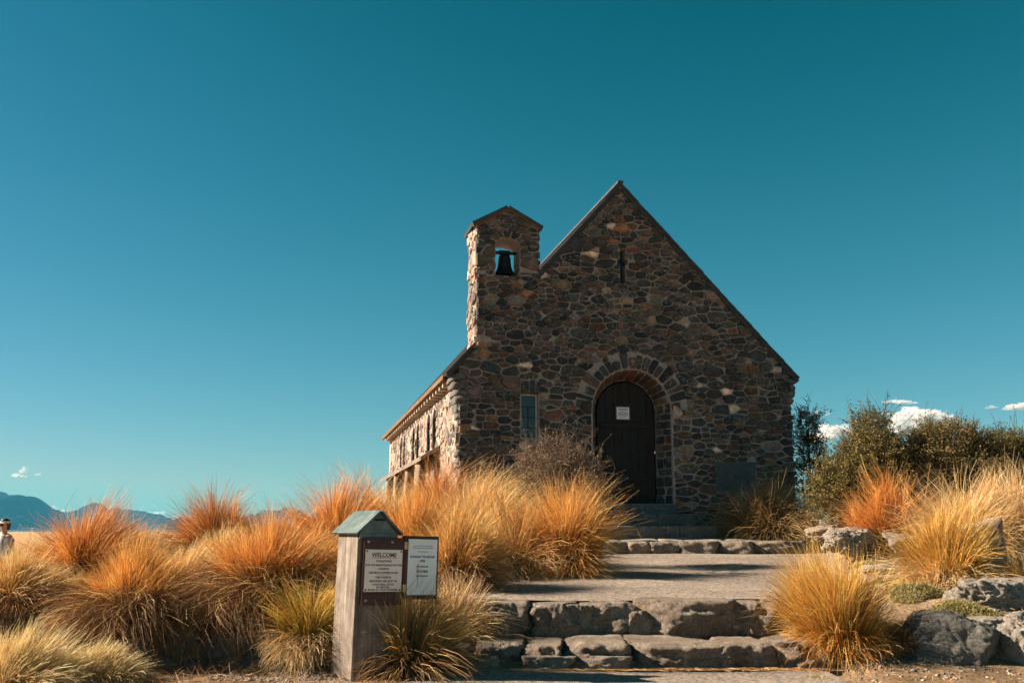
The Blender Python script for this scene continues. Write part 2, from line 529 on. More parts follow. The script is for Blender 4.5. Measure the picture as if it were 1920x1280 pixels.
def rock(name, loc, dims, seed, mat, parent=None, rz=0.0, flat=None, tilt=.06, **kw):
    V, F = rock_geo(dims, seed, **kw)
    if flat is not None:                      # a worn level top
        lim = dims[2] * flat
        wob = np.array([mnoise.noise(Vector((p[0] * 5 + seed, p[1] * 5, 0))) for p in V]) * .010
        over = V[:, 2] - (lim + wob)
        V[:, 2] = np.where(over > 0, lim + wob + over * .08, V[:, 2])
    o = np_mesh(name, V, F, mat, parent, smooth=True)
    o.location = loc; o.rotation_euler = (random.uniform(-tilt, tilt), random.uniform(-tilt, tilt), rz)
    return o

# ---- the two rough stone steps and the flagged platform
def stone_course(name, label, cat, stones, mat, rest):
    t = empty(name, (0, 0, 0)); tag(t, label, cat)
    for k, (x0, x1, yf, yb, z0, z1) in enumerate(stones):
        rock('stone', ((x0 + x1) / 2, (yf + yb) / 2, (z0 + z1) / 2), ((x1 - x0) / 2 * 1.07, (yb - yf) / 2, (z1 - z0) / 2 / .86), 100 + rest + k * 7, mat, t,
             res=24, boxy=0.7, cuts=8, p=17, rough=0.13, nscale=2.3, flat=.86, tilt=.012)
    return t

def cuts_1d(a, b, mean, r):
    out = [a]
    while out[-1] < b - mean * 0.6:
        out.append(out[-1] + mean * r.uniform(0.6, 1.45))
    out[-1] = b
    return out

r1 = np.random.default_rng(5)
# upper step: top flush with upper path edge, at Y 8.3
up = []
c = [-0.86, -0.34, 0.18, 0.60, 1.16, 1.92, 2.30, 2.85]
for k in range(len(c) - 1):
    up.append((c[k] + 0.012, c[k + 1] - 0.012, 9.14 + r1.uniform(-0.05, 0.05), 9.66 + r1.uniform(0, .15), 0.13, 0.485 + r1.uniform(-0.02, 0.012)))
for k, (a_, b_) in enumerate(((-0.42, -0.24), (0.5, 0.72), (1.06, 1.26), (1.86, 2.02), (2.2, 2.4))):
    up.append((a_, b_, 9.19, 9.4, 0.12, 0.40 + .05 * (k % 2)))
stone_course('stone_step', 'upper of the two rough stone steps, at the edge of the asphalt', 'step', up, M['rock_step'], 0)
lo = []
c = [-0.80, -0.34, 0.10, 0.42, 0.98, 1.72, 2.15, 2.7]
for k in range(len(c) - 1):
    lo.append((c[k] + 0.01, c[k + 1] - 0.01, 8.40 + r1.uniform(-0.05, 0.05), 9.26 + r1.uniform(-.05, .05), -0.08, 0.208 + r1.uniform(-0.02, 0.012)))
for (x0, x1) in ((0.12, 0.46), (0.5, 0.92), (-0.42, -0.12)):
    lo.append((x0, x1, 8.33, 8.6, -0.05, 0.115))
stone_course('stone_step', 'lower of the two rough stone steps, at the bottom of the photo', 'step', lo, M['rock_step'], 60)

# platform: riser stones along a slightly bowed front edge, flagstones on top
plat = empty('stone_platform'); tag(plat, 'flagged stone landing with a low rough riser before the church door', 'landing')
def plat_front(x): return 15.30 + 0.18 * (x - 3.0) ** 2 * 0.28 + 0.12 * (x - 1.4)
PX0, PX1 = 1.15, 4.72
pc = cuts_1d(PX0, PX1, 0.44, np.random.default_rng(9))
for k in range(len(pc) - 1):
    xm = (pc[k] + pc[k + 1]) / 2; yf = plat_front(xm) + r1.uniform(-.03, .03)
    rock('riser_stone', (xm, yf + 0.2, 0.835), ((pc[k + 1] - pc[k]) / 2 * 1.06, 0.21, 0.125 + r1.uniform(-.01, .012)), 300 + k * 3, M['rock_step'], plat, res=14, boxy=0.7, cuts=7, p=16, rough=0.12, flat=.80, tilt=.015)
# flagstones: rows of slabs
yy = 0.36; kk = 0
rr = np.random.default_rng(21)
while yy < 1.9:
    dep = rr.uniform(0.32, 0.5)
    xs = cuts_1d(PX0 - 0.1, PX1 + 0.15, 0.55, rr)
    for k in range(len(xs) - 1):
        xm = (xs[k] + xs[k + 1]) / 2
        Y = plat_front(xm) + yy + dep / 2
        z = 0.93 + 0.05 * (yy + dep / 2)
        rock('flagstone', (xm, Y, z - 0.04), ((xs[k + 1] - xs[k]) / 2 * 0.985, dep / 2 * 0.975, 0.045 + rr.uniform(-.006, .006)), 500 + kk, M['slab'], plat, res=5, boxy=0.9, cuts=4, p=16, rough=0.03)
        kk += 1
    yy += dep
pb = MB(); pb.prism([(PX0 - .1, 15.75), (PX1, 15.9), (PX1 + .1, 17.6), (PX0 - .1, 17.3)], 0.4, 0.91, lambda u, v, w: Vector((u, v, w)))
pbo = pb.build('bedding', M['ground'], plat)

# ------------------------------------------------------------------ the church
REF = at(1180, 945, 17.0)
TH = math.radians(12.235)
church = empty('stone_church', (REF.x, REF.y, 0.0), TH)
tag(church, 'small dark rubble stone church with steep gable and open bell tower', 'church')
SL, SR, ZB = -2.93, 3.06, 0.75          # wall corners, base
AP = (-0.05, 7.20)                      # gable apex of the masonry
LE = (-3.10, 3.71); RE = (3.19, 3.83)   # rake feet
TL, TR, TZE, TAP = -2.64, -1.56, 6.28, (-2.10, 6.60)
WT = 0.50                               # wall thickness
DOOR_C, DOOR_R, DOOR_SP, DOOR_B = 0.09, 0.71, 3.13, 1.36
DB_C, DB_R, DB_SP, DB_DEPTH = 0.12, 0.525, 3.15, 0.46
WIN = (-1.87, -1.57, 2.60, 3.37)
SLV = (-0.080, 0.030, 5.36, 5.99); SLH = (-0.125, 0.075, 5.70, 5.80)
PLQ = (1.59, 2.32, 1.78, 2.26)
BEL_C, BEL_R, BEL_SP, BEL_B = -2.10, 0.215, 5.92, 5.385

def rake_z(s):
    return AP[1] + (s - AP[0]) * ((AP[1] - LE[1]) / (AP[0] - LE[0])) if s < AP[0] else AP[1] - (s - AP[0]) * ((AP[1] - RE[1]) / (RE[0] - AP[0]))

def arch_loop(c, r, sp, b, n=18, ky=1.0):
    pts = [(c - r, b)]
    for k in range(n + 1):
        w = math.pi - math.pi * k / n
        pts.append((c + r * math.cos(w), sp + ky * r * math.sin(w)))
    pts.append((c + r, b))
    return pts

def wall_with_holes(name, outer, holes, fn, depth, mat, parent, inner=None):
    """outer 2D loop, holes 2D loops; inner: loops at the back side (splayed) or None for the same"""
    inner = inner or holes
    loops = [outer] + holes
    bl = [outer] + inner
    tri = tessellate_polygon([[Vector((p[0], p[1], 0)) for p in L] for L in loops])
    flat = [p for L in loops for p in L]; flatb = [p for L in bl for p in L]
    n = len(flat)
    V = [fn(p[0], p[1], 0.0) for p in flat] + [fn(p[0], p[1], depth) for p in flatb]
    F = [tuple(t) for t in tri] + [tuple(i + n for i in t[::-1]) for t in tri]
    b = 0
    for L in loops:
        m = len(L)
        F += [(b + i, b + (i + 1) % m, b + (i + 1) % m + n, b + i + n) for i in range(m)]
        b += m
    mb = MB(); mb.add(V, F)
    return mb.build(name, mat, parent)

front_fn = lambda u, v, w: Vector((u, w, v))
def cross_loop():
    a, b, z0, z1 = SLV; c, d, y0, y1 = SLH
    return [(a, z0), (b, z0), (b, y0), (d, y0), (d, y1), (b, y1), (b, z1), (a, z1), (a, y1), (c, y1), (c, y0), (a, y0)]
rect = lambda q: [(q[0], q[2]), (q[1], q[2]), (q[1], q[3]), (q[0], q[3])]
# front wall and tower front as one outline
outer = [(SL, ZB), (SR, ZB), (SR, rake_z(SR)), AP, (TR, rake_z(TR)), (TR, TZE), TAP, (TL, TZE), (TL, rake_z(TL)), (SL, rake_z(SL))]
door_f = arch_loop(DOOR_C, DOOR_R, DOOR_SP, DOOR_B); door_b = arch_loop(DB_C, DB_R + 0.03, DB_SP, DOOR_B)
bell_f = arch_loop(BEL_C, BEL_R, BEL_SP, BEL_B, 12, .62)
front_wall = wall_with_holes('front_wall', outer, [door_f, rect(WIN), cross_loop(), bell_f], front_fn, WT, M['mortar'], church,
                             [door_b, rect(WIN), cross_loop(), bell_f])
# rear part of the tower above the roof
tower = empty('bell_tower'); tower.parent = church
tw = wall_with_holes('tower_back', [(TL, 3.4), (TR, 3.4), (TR, TZE), TAP, (TL, TZE)], [arch_loop(BEL_C, 0.40, BEL_SP - .02, BEL_B, 12, .5)], lambda u, v, w: Vector((u, w + WT + 0.002, v)), 0.30, M['mortar'], tower)

# ---- rubble packing
def clip_poly(P, a, b, c):
    out = []
    n = len(P)
    for i in range(n):
        p, q = P[i], P[(i + 1) % n]
        dp = a * p[0] + b * p[1] - c; dq = a * q[0] + b * q[1] - c
        if dp <= 0: out.append(p)
        if (dp < 0 < dq) or (dq < 0 < dp):
            t = dp / (dp - dq)
            out.append((p[0] + (q[0] - p[0]) * t, p[1] + (q[1] - p[1]) * t))
    return out

def rubble(bounds, inside, clips, r0, aspect, gap, seed, tries=14000):
    r = np.random.default_rng(seed)
    u0, u1, v0, v1 = bounds
    P = np.zeros((0, 2)); R = np.zeros(0)
    cand = np.stack([r.uniform(u0, u1, tries), r.uniform(v0, v1, tries)], 1)
    rad = r0 * (0.48 + 1.3 * r.random(tries) ** 2.0)
    sc_ = np.array([1.0, aspect])
    pts = []; rs = []
    arr = np.zeros((tries, 2)); ra = np.zeros(tries); n = 0
    for k in range(tries):
        p = cand[k]
        if not inside(p[0], p[1]): continue
        q = p * sc_
        if n:
            d = np.hypot(arr[:n, 0] - q[0], arr[:n, 1] - q[1])
            if (d < 0.5 * (ra[:n] + rad[k])).any(): continue
        arr[n] = q; ra[n] = rad[k]; n += 1
    A = arr[:n]; Rr = ra[:n]
    W = (Rr * 0.42) ** 2
    cells = []
    for i in range(n):
        p = A[i]
        d = np.hypot(A[:, 0] - p[0], A[:, 1] - p[1])
        nb = np.argsort(d)[1:26]
        big = 3 * r0
        ur, vr = p[0], p[1] / aspect
        poly = [(ur - big, vr - big), (ur + big, vr - big), (ur + big, vr + big), (ur - big, vr + big)]
        g = gap * r.uniform(0.55, 1.9)
        for j in nb:
            nx, ny = A[j] - p
            cst = (A[j] @ A[j] - p @ p - W[j] + W[i]) / 2
            a, b = nx, ny * aspect
            poly = clip_poly(poly, a, b, cst - g * math.hypot(a, b))
            if len(poly) < 3: break
        if len(poly) < 3: continue
        for (a, b, c_) in clips(ur, vr):
            poly = clip_poly(poly, a, b, c_ - g * 0.7)
            if len(poly) < 3: break
        if len(poly) < 3: continue
        cells.append(poly)
    return cells

def poly_area(P):
    return 0.5 * abs(sum(P[i][0] * P[(i + 1) % len(P)][1] - P[(i + 1) % len(P)][0] * P[i][1] for i in range(len(P))))

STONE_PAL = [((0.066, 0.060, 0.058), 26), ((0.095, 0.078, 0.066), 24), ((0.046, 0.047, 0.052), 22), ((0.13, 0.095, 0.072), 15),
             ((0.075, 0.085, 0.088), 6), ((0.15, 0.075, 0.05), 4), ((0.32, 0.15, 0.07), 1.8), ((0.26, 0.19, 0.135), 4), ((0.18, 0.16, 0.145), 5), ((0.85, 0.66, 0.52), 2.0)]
SUNLIT_PAL = [((0.25, 0.21, 0.18), 20), ((0.34, 0.28, 0.235), 22), ((0.17, 0.15, 0.14), 12), ((0.40, 0.335, 0.28), 12), ((0.25, 0.155, 0.11), 7), ((0.11, 0.10, 0.095), 6)]  # same rubble lightened: sunlight on the left faces put into the colours
_pw = np.array([w for _, w in STONE_PAL]); _pw = _pw / _pw.sum()
def stone_col(r, pal=None):
    if pal is not None:
        w_ = np.array([q for _, q in pal], float)
        c = np.array(pal[r.choice(len(pal), p=w_ / w_.sum())][0])
    else: c = np.array(STONE_PAL[r.choice(len(STONE_PAL), p=_pw)][0])
    return c * np.array((1.06, 1.0, .95)) * r.uniform(0.6, 1.5) * (1 + r.normal(0, 0.06, 3))

def stone_geo(P, r, fn, proud=(0.012, 0.04)):
    """rounded proud stone from a convex outline"""
    n = len(P)
    # drop tiny edges
    Q = []
    for i in range(n):
        a = P[i]; b = P[(i + 1) % n]
        if math.hypot(a[0] - b[0], a[1] - b[1]) > 0.012: Q.append(a)
    if len(Q) < 3: return None
    P = Q; n = len(P)
    C = []
    for i in range(n):
        a = P[i - 1]; b = P[i]; c = P[(i + 1) % n]
        k = r.uniform(0.05, 0.20)
        C.append((b[0] + (a[0] - b[0]) * k, b[1] + (a[1] - b[1]) * k))
        k = r.uniform(0.05, 0.20)
        C.append((b[0] + (c[0] - b[0]) * k, b[1] + (c[1] - b[1]) * k))
    m = len(C)
    cx = sum(p[0] for p in C) / m; cy = sum(p[1] for p in C) / m
    h = r.uniform(*proud); tx, ty = r.normal(0, 0.07, 2)
    V = []
    for sc_, hh, jit in ((1.0, -0.015, 0.0), (0.985, 0.45 * h, 0.003), (0.86, h, 0.006)):
        for p in C:
            u = cx + (p[0] - cx) * sc_ + r.normal(0, jit) if jit else cx + (p[0] - cx) * sc_
            v = cy + (p[1] - cy) * sc_ + (r.normal(0, jit) if jit else 0)
            w = hh + ((u - cx) * tx + (v - cy) * ty + r.normal(0, 0.003) if hh > 0 else 0)
            V.append(fn(u, v, -w))
    V.append(fn(cx, cy, -(h * 1.05 + r.normal(0, 0.004))))
    F = []
    for k in range(2):
        F += [(k * m + i, k * m + (i + 1) % m, (k + 1) * m + (i + 1) % m, (k + 1) * m + i) for i in range(m)]
    F += [(2 * m + i, 2 * m + (i + 1) % m, 3 * m) for i in range(m)]
    return V, F

def flip_if(V, F, outward):
    a, b, c = Vector(V[F[-1][0]]), Vector(V[F[-1][1]]), Vector(V[F[-1][2]])
    if (b - a).cross(c - a).dot(outward) < 0: return [f[::-1] for f in F]
    return F

def lay_stones(cells, fn, outward, parent, n_single, seed, proud=(0.008, 0.055), single='stone', rest='small_stones', pal=None):
    r = np.random.default_rng(seed)
    cells = sorted(cells, key=poly_area, reverse=True)
    cells = [c for c in cells if poly_area(c) > 0.0009]
    mv, mf, mc = [], [], []
    for k, P in enumerate(cells):
        g = stone_geo(P, r, fn, proud)
        if g is None: continue
        V, F = g; F = flip_if(V, F, outward)
        c = stone_col(r, pal)
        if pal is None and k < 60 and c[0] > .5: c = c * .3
        if k < n_single:
            o = mesh_obj(single, V, F, M['stone'], parent, False, np.tile(c, (len(V), 1)))
        else:
            b = len(mv); mv += V; mf += [tuple(i + b for i in f) for f in F]; mc += [c] * len(V)
    if mv:
        o = mesh_obj(rest, mv, mf, M['stone'], parent, False, np.array(mc)); tag(o, kind='stuff')

RING = 0.30            # depth of the door arch ring
BRING = 0.17
def hole_clips(u, v):
    out = []
    # door arch ring (outer radius) and jambs
    R = DOOR_R + RING
    if v > DOOR_SP:
        dx, dy = u - DOOR_C, v - DOOR_SP; d = math.hypot(dx, dy)
        if d < R + 0.6:
            nx, ny = dx / d, dy / d
            out.append((-nx, -ny, -(nx * DOOR_C + ny * DOOR_SP + R)))
    else:
        Rj = DOOR_R + 0.02
        if abs(u - DOOR_C) < Rj + 0.7:
            if u > DOOR_C: out.append((-1, 0, -(DOOR_C + Rj)))
            else: out.append((1, 0, DOOR_C - Rj))
    if TL - 0.3 < u < TR + 0.3 and v > 4.9:
        R = BEL_R + BRING
        if v > BEL_SP:
            zc = BEL_SP - .13; dx, dy = u - BEL_C, v - zc; d = max(math.hypot(dx, dy), 1e-4); nx, ny = dx / d, dy / d
            out.append((-nx, -ny, -(nx * BEL_C + ny * zc + R)))
        elif v > BEL_B:
            if u > BEL_C: out.append((-1, 0, -(BEL_C + BEL_R)))
            else: out.append((1, 0, BEL_C - BEL_R))
        else: out.append((0, 1, BEL_B))
    for q in ((WIN[0] - .01, WIN[1] + .01, WIN[2] - .05, WIN[3] + .23), SLV, SLH, PLQ):
        a, b, z0, z1 = q
        if a - 0.6 < u < b + 0.6 and z0 - 0.6 < v < z1 + 0.6:
            opts = [(u - b, (-1, 0, -b)), (a - u, (1, 0, a)), (v - z1, (0, -1, -z1)), (z0 - v, (0, 1, z0))]
            out.append(max(opts)[1])
    return out

def in_holes(u, v, m=0.0):
    if v > DOOR_SP:
        if math.hypot(u - DOOR_C, v - DOOR_SP) < DOOR_R + RING + 0.02: return True
    elif abs(u - DOOR_C) < DOOR_R + 0.05 : return True
    if v > BEL_SP:
        if math.hypot(u - BEL_C, v - BEL_SP + .13) < BEL_R + BRING + 0.01: return True
    elif v > BEL_B and abs(u - BEL_C) < BEL_R + 0.02: return True
    for a, b, z0, z1 in ((WIN[0] - .01, WIN[1] + .01, WIN[2] - .05, WIN[3] + .23), SLV, SLH, PLQ):
        if a - 0.02 < u < b + 0.02 and z0 - 0.02 < v < z1 + 0.02: return True
    return False

SLOPE_L = (AP[1] - LE[1]) / (AP[0] - LE[0]); SLOPE_R = (AP[1] - RE[1]) / (RE[0] - AP[0])
TS = (TAP[1] - TZE) / ((TR - TL) / 2)
def in_tower_col(u): return TL < u < TR
def front_inside(u, v):
    if v < ZB or in_holes(u, v): return False
    if in_tower_col(u) and v > rake_z(u) - 0.3:
        return v < TAP[1] - abs(u - TAP[0]) * TS - 0.04
    return SL + 0.04 < u < SR - 0.04 and v < rake_z(u) - 0.05

def front_clips(u, v):
    out = [(-1, 0, -SL), (1, 0, SR), (0, -1, -ZB)]
    def hp(a, b, c):
        n = math.hypot(a, b); return (a / n, b / n, c / n)
    rl = hp(-SLOPE_L, 1, AP[1] - SLOPE_L * AP[0] - 0.10)
    rr_ = hp(SLOPE_R, 1, AP[1] + SLOPE_R * AP[0] - 0.10)
    out.append(rr_)
    if in_tower_col(u):
        if v > rake_z(TL): out.append((-1, 0, -TL + random.uniform(-.01, .025)))
        if v > rake_z(TR): out.append((1, 0, TR + random.uniform(-.01, .025)))
        out.append(hp(-TS, 1, TAP[1] - TS * TAP[0] - 0.05)); out.append(hp(TS, 1, TAP[1] + TS * TAP[0] - 0.05))
        if v <= rake_z(TL) and u < TL + 0.35: out += [(0, 1, rake_z(TL) - 0.02), (-1, 0, -TL)]
        if v <= rake_z(TR) and u > TR - 0.35: out.append((0, 1, rake_z(TR) - 0.02))
    else:
        out.append(rl)
    return out + hole_clips(u, v)

cells = rubble((SL, SR, ZB, 7.2), front_inside, front_clips, 0.235, 1.9, 0.0080, 3, 34000)
fc = [c for c in cells]
tower_cells = [c for c in fc if all(TL - .05 < p[0] < TR + .05 for p in c) and sum(p[1] for p in c) / len(c) > rake_z(sum(p[0] for p in c) / len(c))]
wall_cells = [c for c in fc if not any(c is t for t in tower_cells)]
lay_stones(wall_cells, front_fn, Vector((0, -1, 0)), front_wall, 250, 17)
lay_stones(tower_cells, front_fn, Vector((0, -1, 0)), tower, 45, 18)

# arch stones round the door (radial), window head stones, bell arch stones
def ring_stones(c, sp, r0, r1, n, parent, seed, name, w0=0.0, w1=math.pi, ky=1.0):
    r = np.random.default_rng(seed)
    e = np.cumsum(r.uniform(0.65, 1.35, n)); e = np.concatenate([[0], e / e[-1]]) * (w1 - w0) + w0
    for k in range(n):
        a, b = e[k] + 0.012 / r0, e[k + 1] - 0.012 / r0
        R1 = r1 * r.uniform(0.86, 1.06) if r1 > r0 else r1
        P = [(c + r0 * math.cos(a), sp + ky * r0 * math.sin(a)), (c + R1 * math.cos(a), sp + ky * R1 * math.sin(a)),
             (c + R1 * math.cos(b), sp + ky * R1 * math.sin(b)), (c + r0 * math.cos(b), sp + ky * r0 * math.sin(b))]
        V, F = stone_geo(P, r, front_fn, (0.015, 0.04)); F = flip_if(V, F, Vector((0, -1, 0)))
        mesh_obj(name, V, F, M['stone'], parent, False, np.tile(stone_col(r) * 0.9, (len(V), 1)))
ring_stones(DOOR_C, DOOR_SP, DOOR_R + 0.015, DOOR_R + RING - 0.02, 19, front_wall, 41, 'arch_stone')
ring_stones(BEL_C, BEL_SP, BEL_R + 0.01, BEL_R + BRING + .02, 7, tower, 42, 'arch_stone', ky=.66)
for (a, b, cz) in ((-1.87, -1.735, 0.21), (-1.715, -1.62, 0.225), (-1.60, -1.53, 0.20)):
    r = np.random.default_rng(int(abs(a * 100)))
    V, F = stone_geo([(a, WIN[3] + .02), (b, WIN[3] + .02), (b, WIN[3] + cz), (a + .01, WIN[3] + cz)], r, front_fn); F = flip_if(V, F, Vector((0, -1, 0)))
    mesh_obj('head_stone', V, F, M['stone'], front_wall, False, np.tile(np.array((.075, .07, .07)), (len(V), 1)))
# reveal stones of the doorway: jambs and soffit of the arch
rr = np.random.default_rng(77)
def rev(t, d):
    """t 0..1 round the opening from lower left to lower right, d depth"""
    hj = DOOR_SP - DOOR_B; la = math.pi * DOOR_R; tot = 2 * hj + la
    s = t * tot
    def pt(c, r, sp):
        if s < hj: return (c - r, DOOR_B + (sp - DOOR_B) * s / hj), (1, 0)
        if s < hj + la:
            w = math.pi - (s - hj) / DOOR_R
            return (c + r * math.cos(w), sp + r * math.sin(w)), (-math.cos(w), -math.sin(w))
        return (c + r, sp - (sp - DOOR_B) * (s - hj - la) / hj), (-1, 0)
    p, n = pt(DOOR_C, DOOR_R, DOOR_SP); q, _ = pt(DB_C, DB_R + 0.03, DB_SP)
    k = d / WT
    return Vector((p[0] + (q[0] - p[0]) * k, d, p[1] + (q[1] - p[1]) * k)), Vector((n[0], -0.3, n[1])).normalized()
e = np.cumsum(rr.uniform(0.7, 1.3, 38)); e = np.concatenate([[0], e / e[-1]])
for k in range(38):
    dcut = [0.02, 0.47] if 13 <= k <= 24 else [0.02, rr.uniform(0.18, 0.3), 0.47]
    for j in range(len(dcut) - 1):
        t0, t1 = e[k] + 0.0015, e[k + 1] - 0.0015; d0, d1 = dcut[j] + 0.012, dcut[j + 1] - 0.012
        def fnr(u, v, w):
            p, n = rev(u, v); return p + n * (-w)
        tot = 2 * (DOOR_SP - DOOR_B) + math.pi * DOOR_R
        # outline in (t,d) with t rescaled to metres so the rounding is even
        P = [(t0 * tot, d0), (t1 * tot, d0), (t1 * tot, d1), (t0 * tot, d1)]
        V, F = stone_geo(P, rr, lambda u, v, w: fnr(u / tot, v, w), (0.008, 0.022))
        F = flip_if(V, F, rev((t0 + t1) / 2, 0.2)[1])
        c = stone_col(rr) * (np.array((1.2, .95, .78)) if 13 <= k <= 24 else 1.0)
        mesh_obj('jamb_stone', V, F, M['stone'], front_wall, False, np.tile(np.clip(c, 0, .35), (len(V), 1)))

# corner stones flaring out under the eaves
r = np.random.default_rng(88)
for side, s0, foot in ((-1, SL, LE), (1, SR, RE)):
    for k in range(5):
        z1 = foot[1] - 0.05 - k * 0.125; z0 = z1 - 0.115
        o = 0.13 * (1 - k / 5.0) + 0.01
        x0, x1 = sorted((s0 - side * 0.16, s0 + side * o))
        rock('kneeler_stone', ((x0 + x1) / 2, 0.22, (z0 + z1) / 2), ((x1 - x0) / 2, 0.25, 0.062), 900 + k + (side > 0) * 10, M['rock_dark'], front_wall, res=5, boxy=0.8, cuts=4, p=12, rough=0.05)
for k in range(26):                     # quoins down the right corner and the left corner
    for side, s0 in ((-1, SL), (1, SR)):
        z = 0.86 + k * 0.105
        if z > 3.15: continue
        if r.random() < 0.35: continue
        rock('quoin', (s0 - side * 0.06, 0.12, z), (0.085 + r.uniform(0, .025), r.uniform(.1, .16), 0.052), 950 + k + (side > 0) * 40, M['rock_dark'], front_wall, res=5, boxy=0.8, cuts=3, p=12, rough=0.05)

# ---- left side wall with three pairs of slit windows
LEN = 11.8
left_fn = lambda u, v, w: Vector((SL + w, u, v))
slits = []
for (ya, yb) in ((2.62, 3.20), (3.48, 4.05), (5.28, 5.82), (6.10, 6.62), (8.0, 8.5), (8.8, 9.3)):
    slits.append((ya, yb, 2.60, 3.42))
left_holes = [arch_loop((a + b) / 2, (b - a) / 2, z1 - (b - a) / 2, z0, 8) for a, b, z0, z1 in slits]
side_wall = wall_with_holes('side_wall', [(WT + 0.004, ZB - 0.6), (LEN, ZB - 0.6), (LEN, 3.62), (WT + 0.004, 3.62)], left_holes, left_fn, 0.45, M['mortar'], church)
def left_inside(u, v):
    for a, b, z0, z1 in slits:
        if a - 0.03 < u < b + 0.03 and z0 - 0.03 < v < z1 + 0.03: return False
    return 0.05 < u < LEN - 0.03 and ZB < v < 3.6
def left_clips(u, v):
    out = [(-1, 0, -0.0), (1, 0, LEN), (0, 1, 3.62)]
    for q in slits:
        a, b, z0, z1 = q
        if a - 0.5 < u < b + 0.5 and z0 - 0.5 < v < z1 + 0.5:
            opts = [(u - b, (-1, 0, -b)), (a - u, (1, 0, a)), (v - z1, (0, -1, -z1)), (z0 - v, (0, 1, z0))]
            out.append(max(opts)[1])
    return out
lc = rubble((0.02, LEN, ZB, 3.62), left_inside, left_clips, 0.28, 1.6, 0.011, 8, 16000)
lay_stones(lc, left_fn, Vector((-1, 0, 0)), side_wall, 0, 19, (0.004, 0.022), pal=SUNLIT_PAL)
for k, (a, b, z0, z1) in enumerate(slits):
    mb = MB(); mb.box((SL + 0.20, a - 0.02, z0), (SL + 0.22, b + 0.02, z1)); so = mb.build('slit_window', M['dark'], side_wall)
    mb = MB(); mb.box((SL + 0.012, b - 0.03, z0 + .004), (SL + 0.199, b - .002, z1 - .12)); mb.build('slit_shade', M['barge'], side_wall)  # dark strip painting the shade on the slit's far jamb
# tower left flank stones, sunlight partly painted in by the lighter palette
tower_fn = lambda u, v, w: Vector((TL + w, u, v))
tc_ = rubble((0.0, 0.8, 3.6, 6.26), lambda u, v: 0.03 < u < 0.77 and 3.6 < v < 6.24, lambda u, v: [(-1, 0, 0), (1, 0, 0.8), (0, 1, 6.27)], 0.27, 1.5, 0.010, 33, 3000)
lay_stones(tc_, tower_fn, Vector((-1, 0, 0)), tower, 40, 34, (0.01, 0.04), pal=SUNLIT_PAL)
tc2 = rubble((0.0, 0.8, 5.0, 6.26), lambda u, v: 0.03 < u < 0.77 and 5.0 < v < 6.24, lambda u, v: [(-1, 0, 0), (1, 0, 0.8), (0, 1, 6.27)], 0.27, 1.5, 0.010, 35, 2000)
lay_stones(tc2, lambda u, v, w: Vector((TR - w, u, v)), Vector((1, 0, 0)), tower, 12, 36, (0.01, 0.04))
# inside faces of the bell opening
r = np.random.default_rng(55)
for side in (-1, 1):
    for k in range(4):
        for j in range(1):
            z0 = BEL_B + 0.01 + k * 0.115; y0 = 0.03 + j * 0.38
            P = [(y0, z0), (y0 + 0.355, z0), (y0 + 0.355, z0 + 0.10), (y0, z0 + 0.10)]
            fn = (lambda u, v, w, s=side: Vector((BEL_C + s * BEL_R + s * w, u, v)))
            V, F = stone_geo(P, r, fn, (0.006, 0.03)); F = flip_if(V, F, Vector((-side, 0, 0)))
            mesh_obj('jamb_stone', V, F, M['stone'], tower, False, np.tile(stone_col(r) + .08, (len(V), 1)))

# other walls
mb = MB(); mb.box((SR - 0.45, WT + 0.004, ZB), (SR, LEN, 3.75)); mb.build('side_wall', M['mortar'], church)
mb = MB(); mb.prism([(SL, ZB), (SR, ZB), (SR, rake_z(SR) - .1), (AP[0], AP[1] - .1), (SL, rake_z(SL) - .1)], LEN, LEN + .4, front_fn); mb.build('rear_wall', M['mortar'], church)

# roof: two thick slopes, verge boards, soffit, rafter tails
roof = empty('roof'); roof.parent = church
def slope_poly(a, b, t):
    dx, dy = b[0] - a[0], b[1] - a[1]; L = math.hypot(dx, dy); nx, ny = -dy / L, dx / L
    if ny < 0: nx, ny = -nx, -ny
    return [a, b, (b[0] + nx * t, b[1] + ny * t), (a[0] + nx * t, a[1] + ny * t)]
le2 = (LE[0] - 0.03, LE[1] - 0.035); re2 = (RE[0] + 0.03, RE[1] - 0.03)
# courses of slates along each slope (stepped edge at the verge)
def along(a, b, x):
    t = (x - a[0]) / (b[0] - a[0]); return (x, a[1] + (b[1] - a[1]) * t)
for a, b, y0, n in ((AP, along(AP, le2, TR + .02), None, 11), (along(AP, le2, TR + .015), along(AP, le2, TL - .015), 0.81, 8), (along(AP, le2, TL - .02), le2, None, 4), (AP, re2, None, 22)):
    mb = MB()
    for k in range(n):
        p = (a[0] + (b[0] - a[0]) * k / n, a[1] + (b[1] - a[1]) * k / n - 0.045)
        f1 = min(1.0, (k + 1.12) / n)
        q = (a[0] + (b[0] - a[0]) * f1, a[1] + (b[1] - a[1]) * f1 - 0.033)
        mb.prism(slope_poly(p, q, 0.030 + 0.006 * random.random()), y0 if y0 else -0.045 - 0.02 * random.random(), LEN + 0.5, front_fn)
    mb.build('roof_slope', M['roof'], roof)
for a, b, sgn in ((AP, along(AP, LE, TR + .02), -1), (along(AP, LE, TL - .02), LE, -1), (AP, RE, 1)):
    mb = MB(); P = slope_poly((a[0], a[1] - 0.13), (b[0], b[1] - 0.13), 0.06)
    mb.prism(P, -0.04, 0.0 - 0.002, front_fn); mb.build('barge_board', M['barge'], roof)
mb = MB(); mb.box((AP[0] - .05, -.05, AP[1] - 0.005), (AP[0] + .05, LEN + .5, AP[1] + .035)); mb.build('ridge_cap', M['roof'], roof)
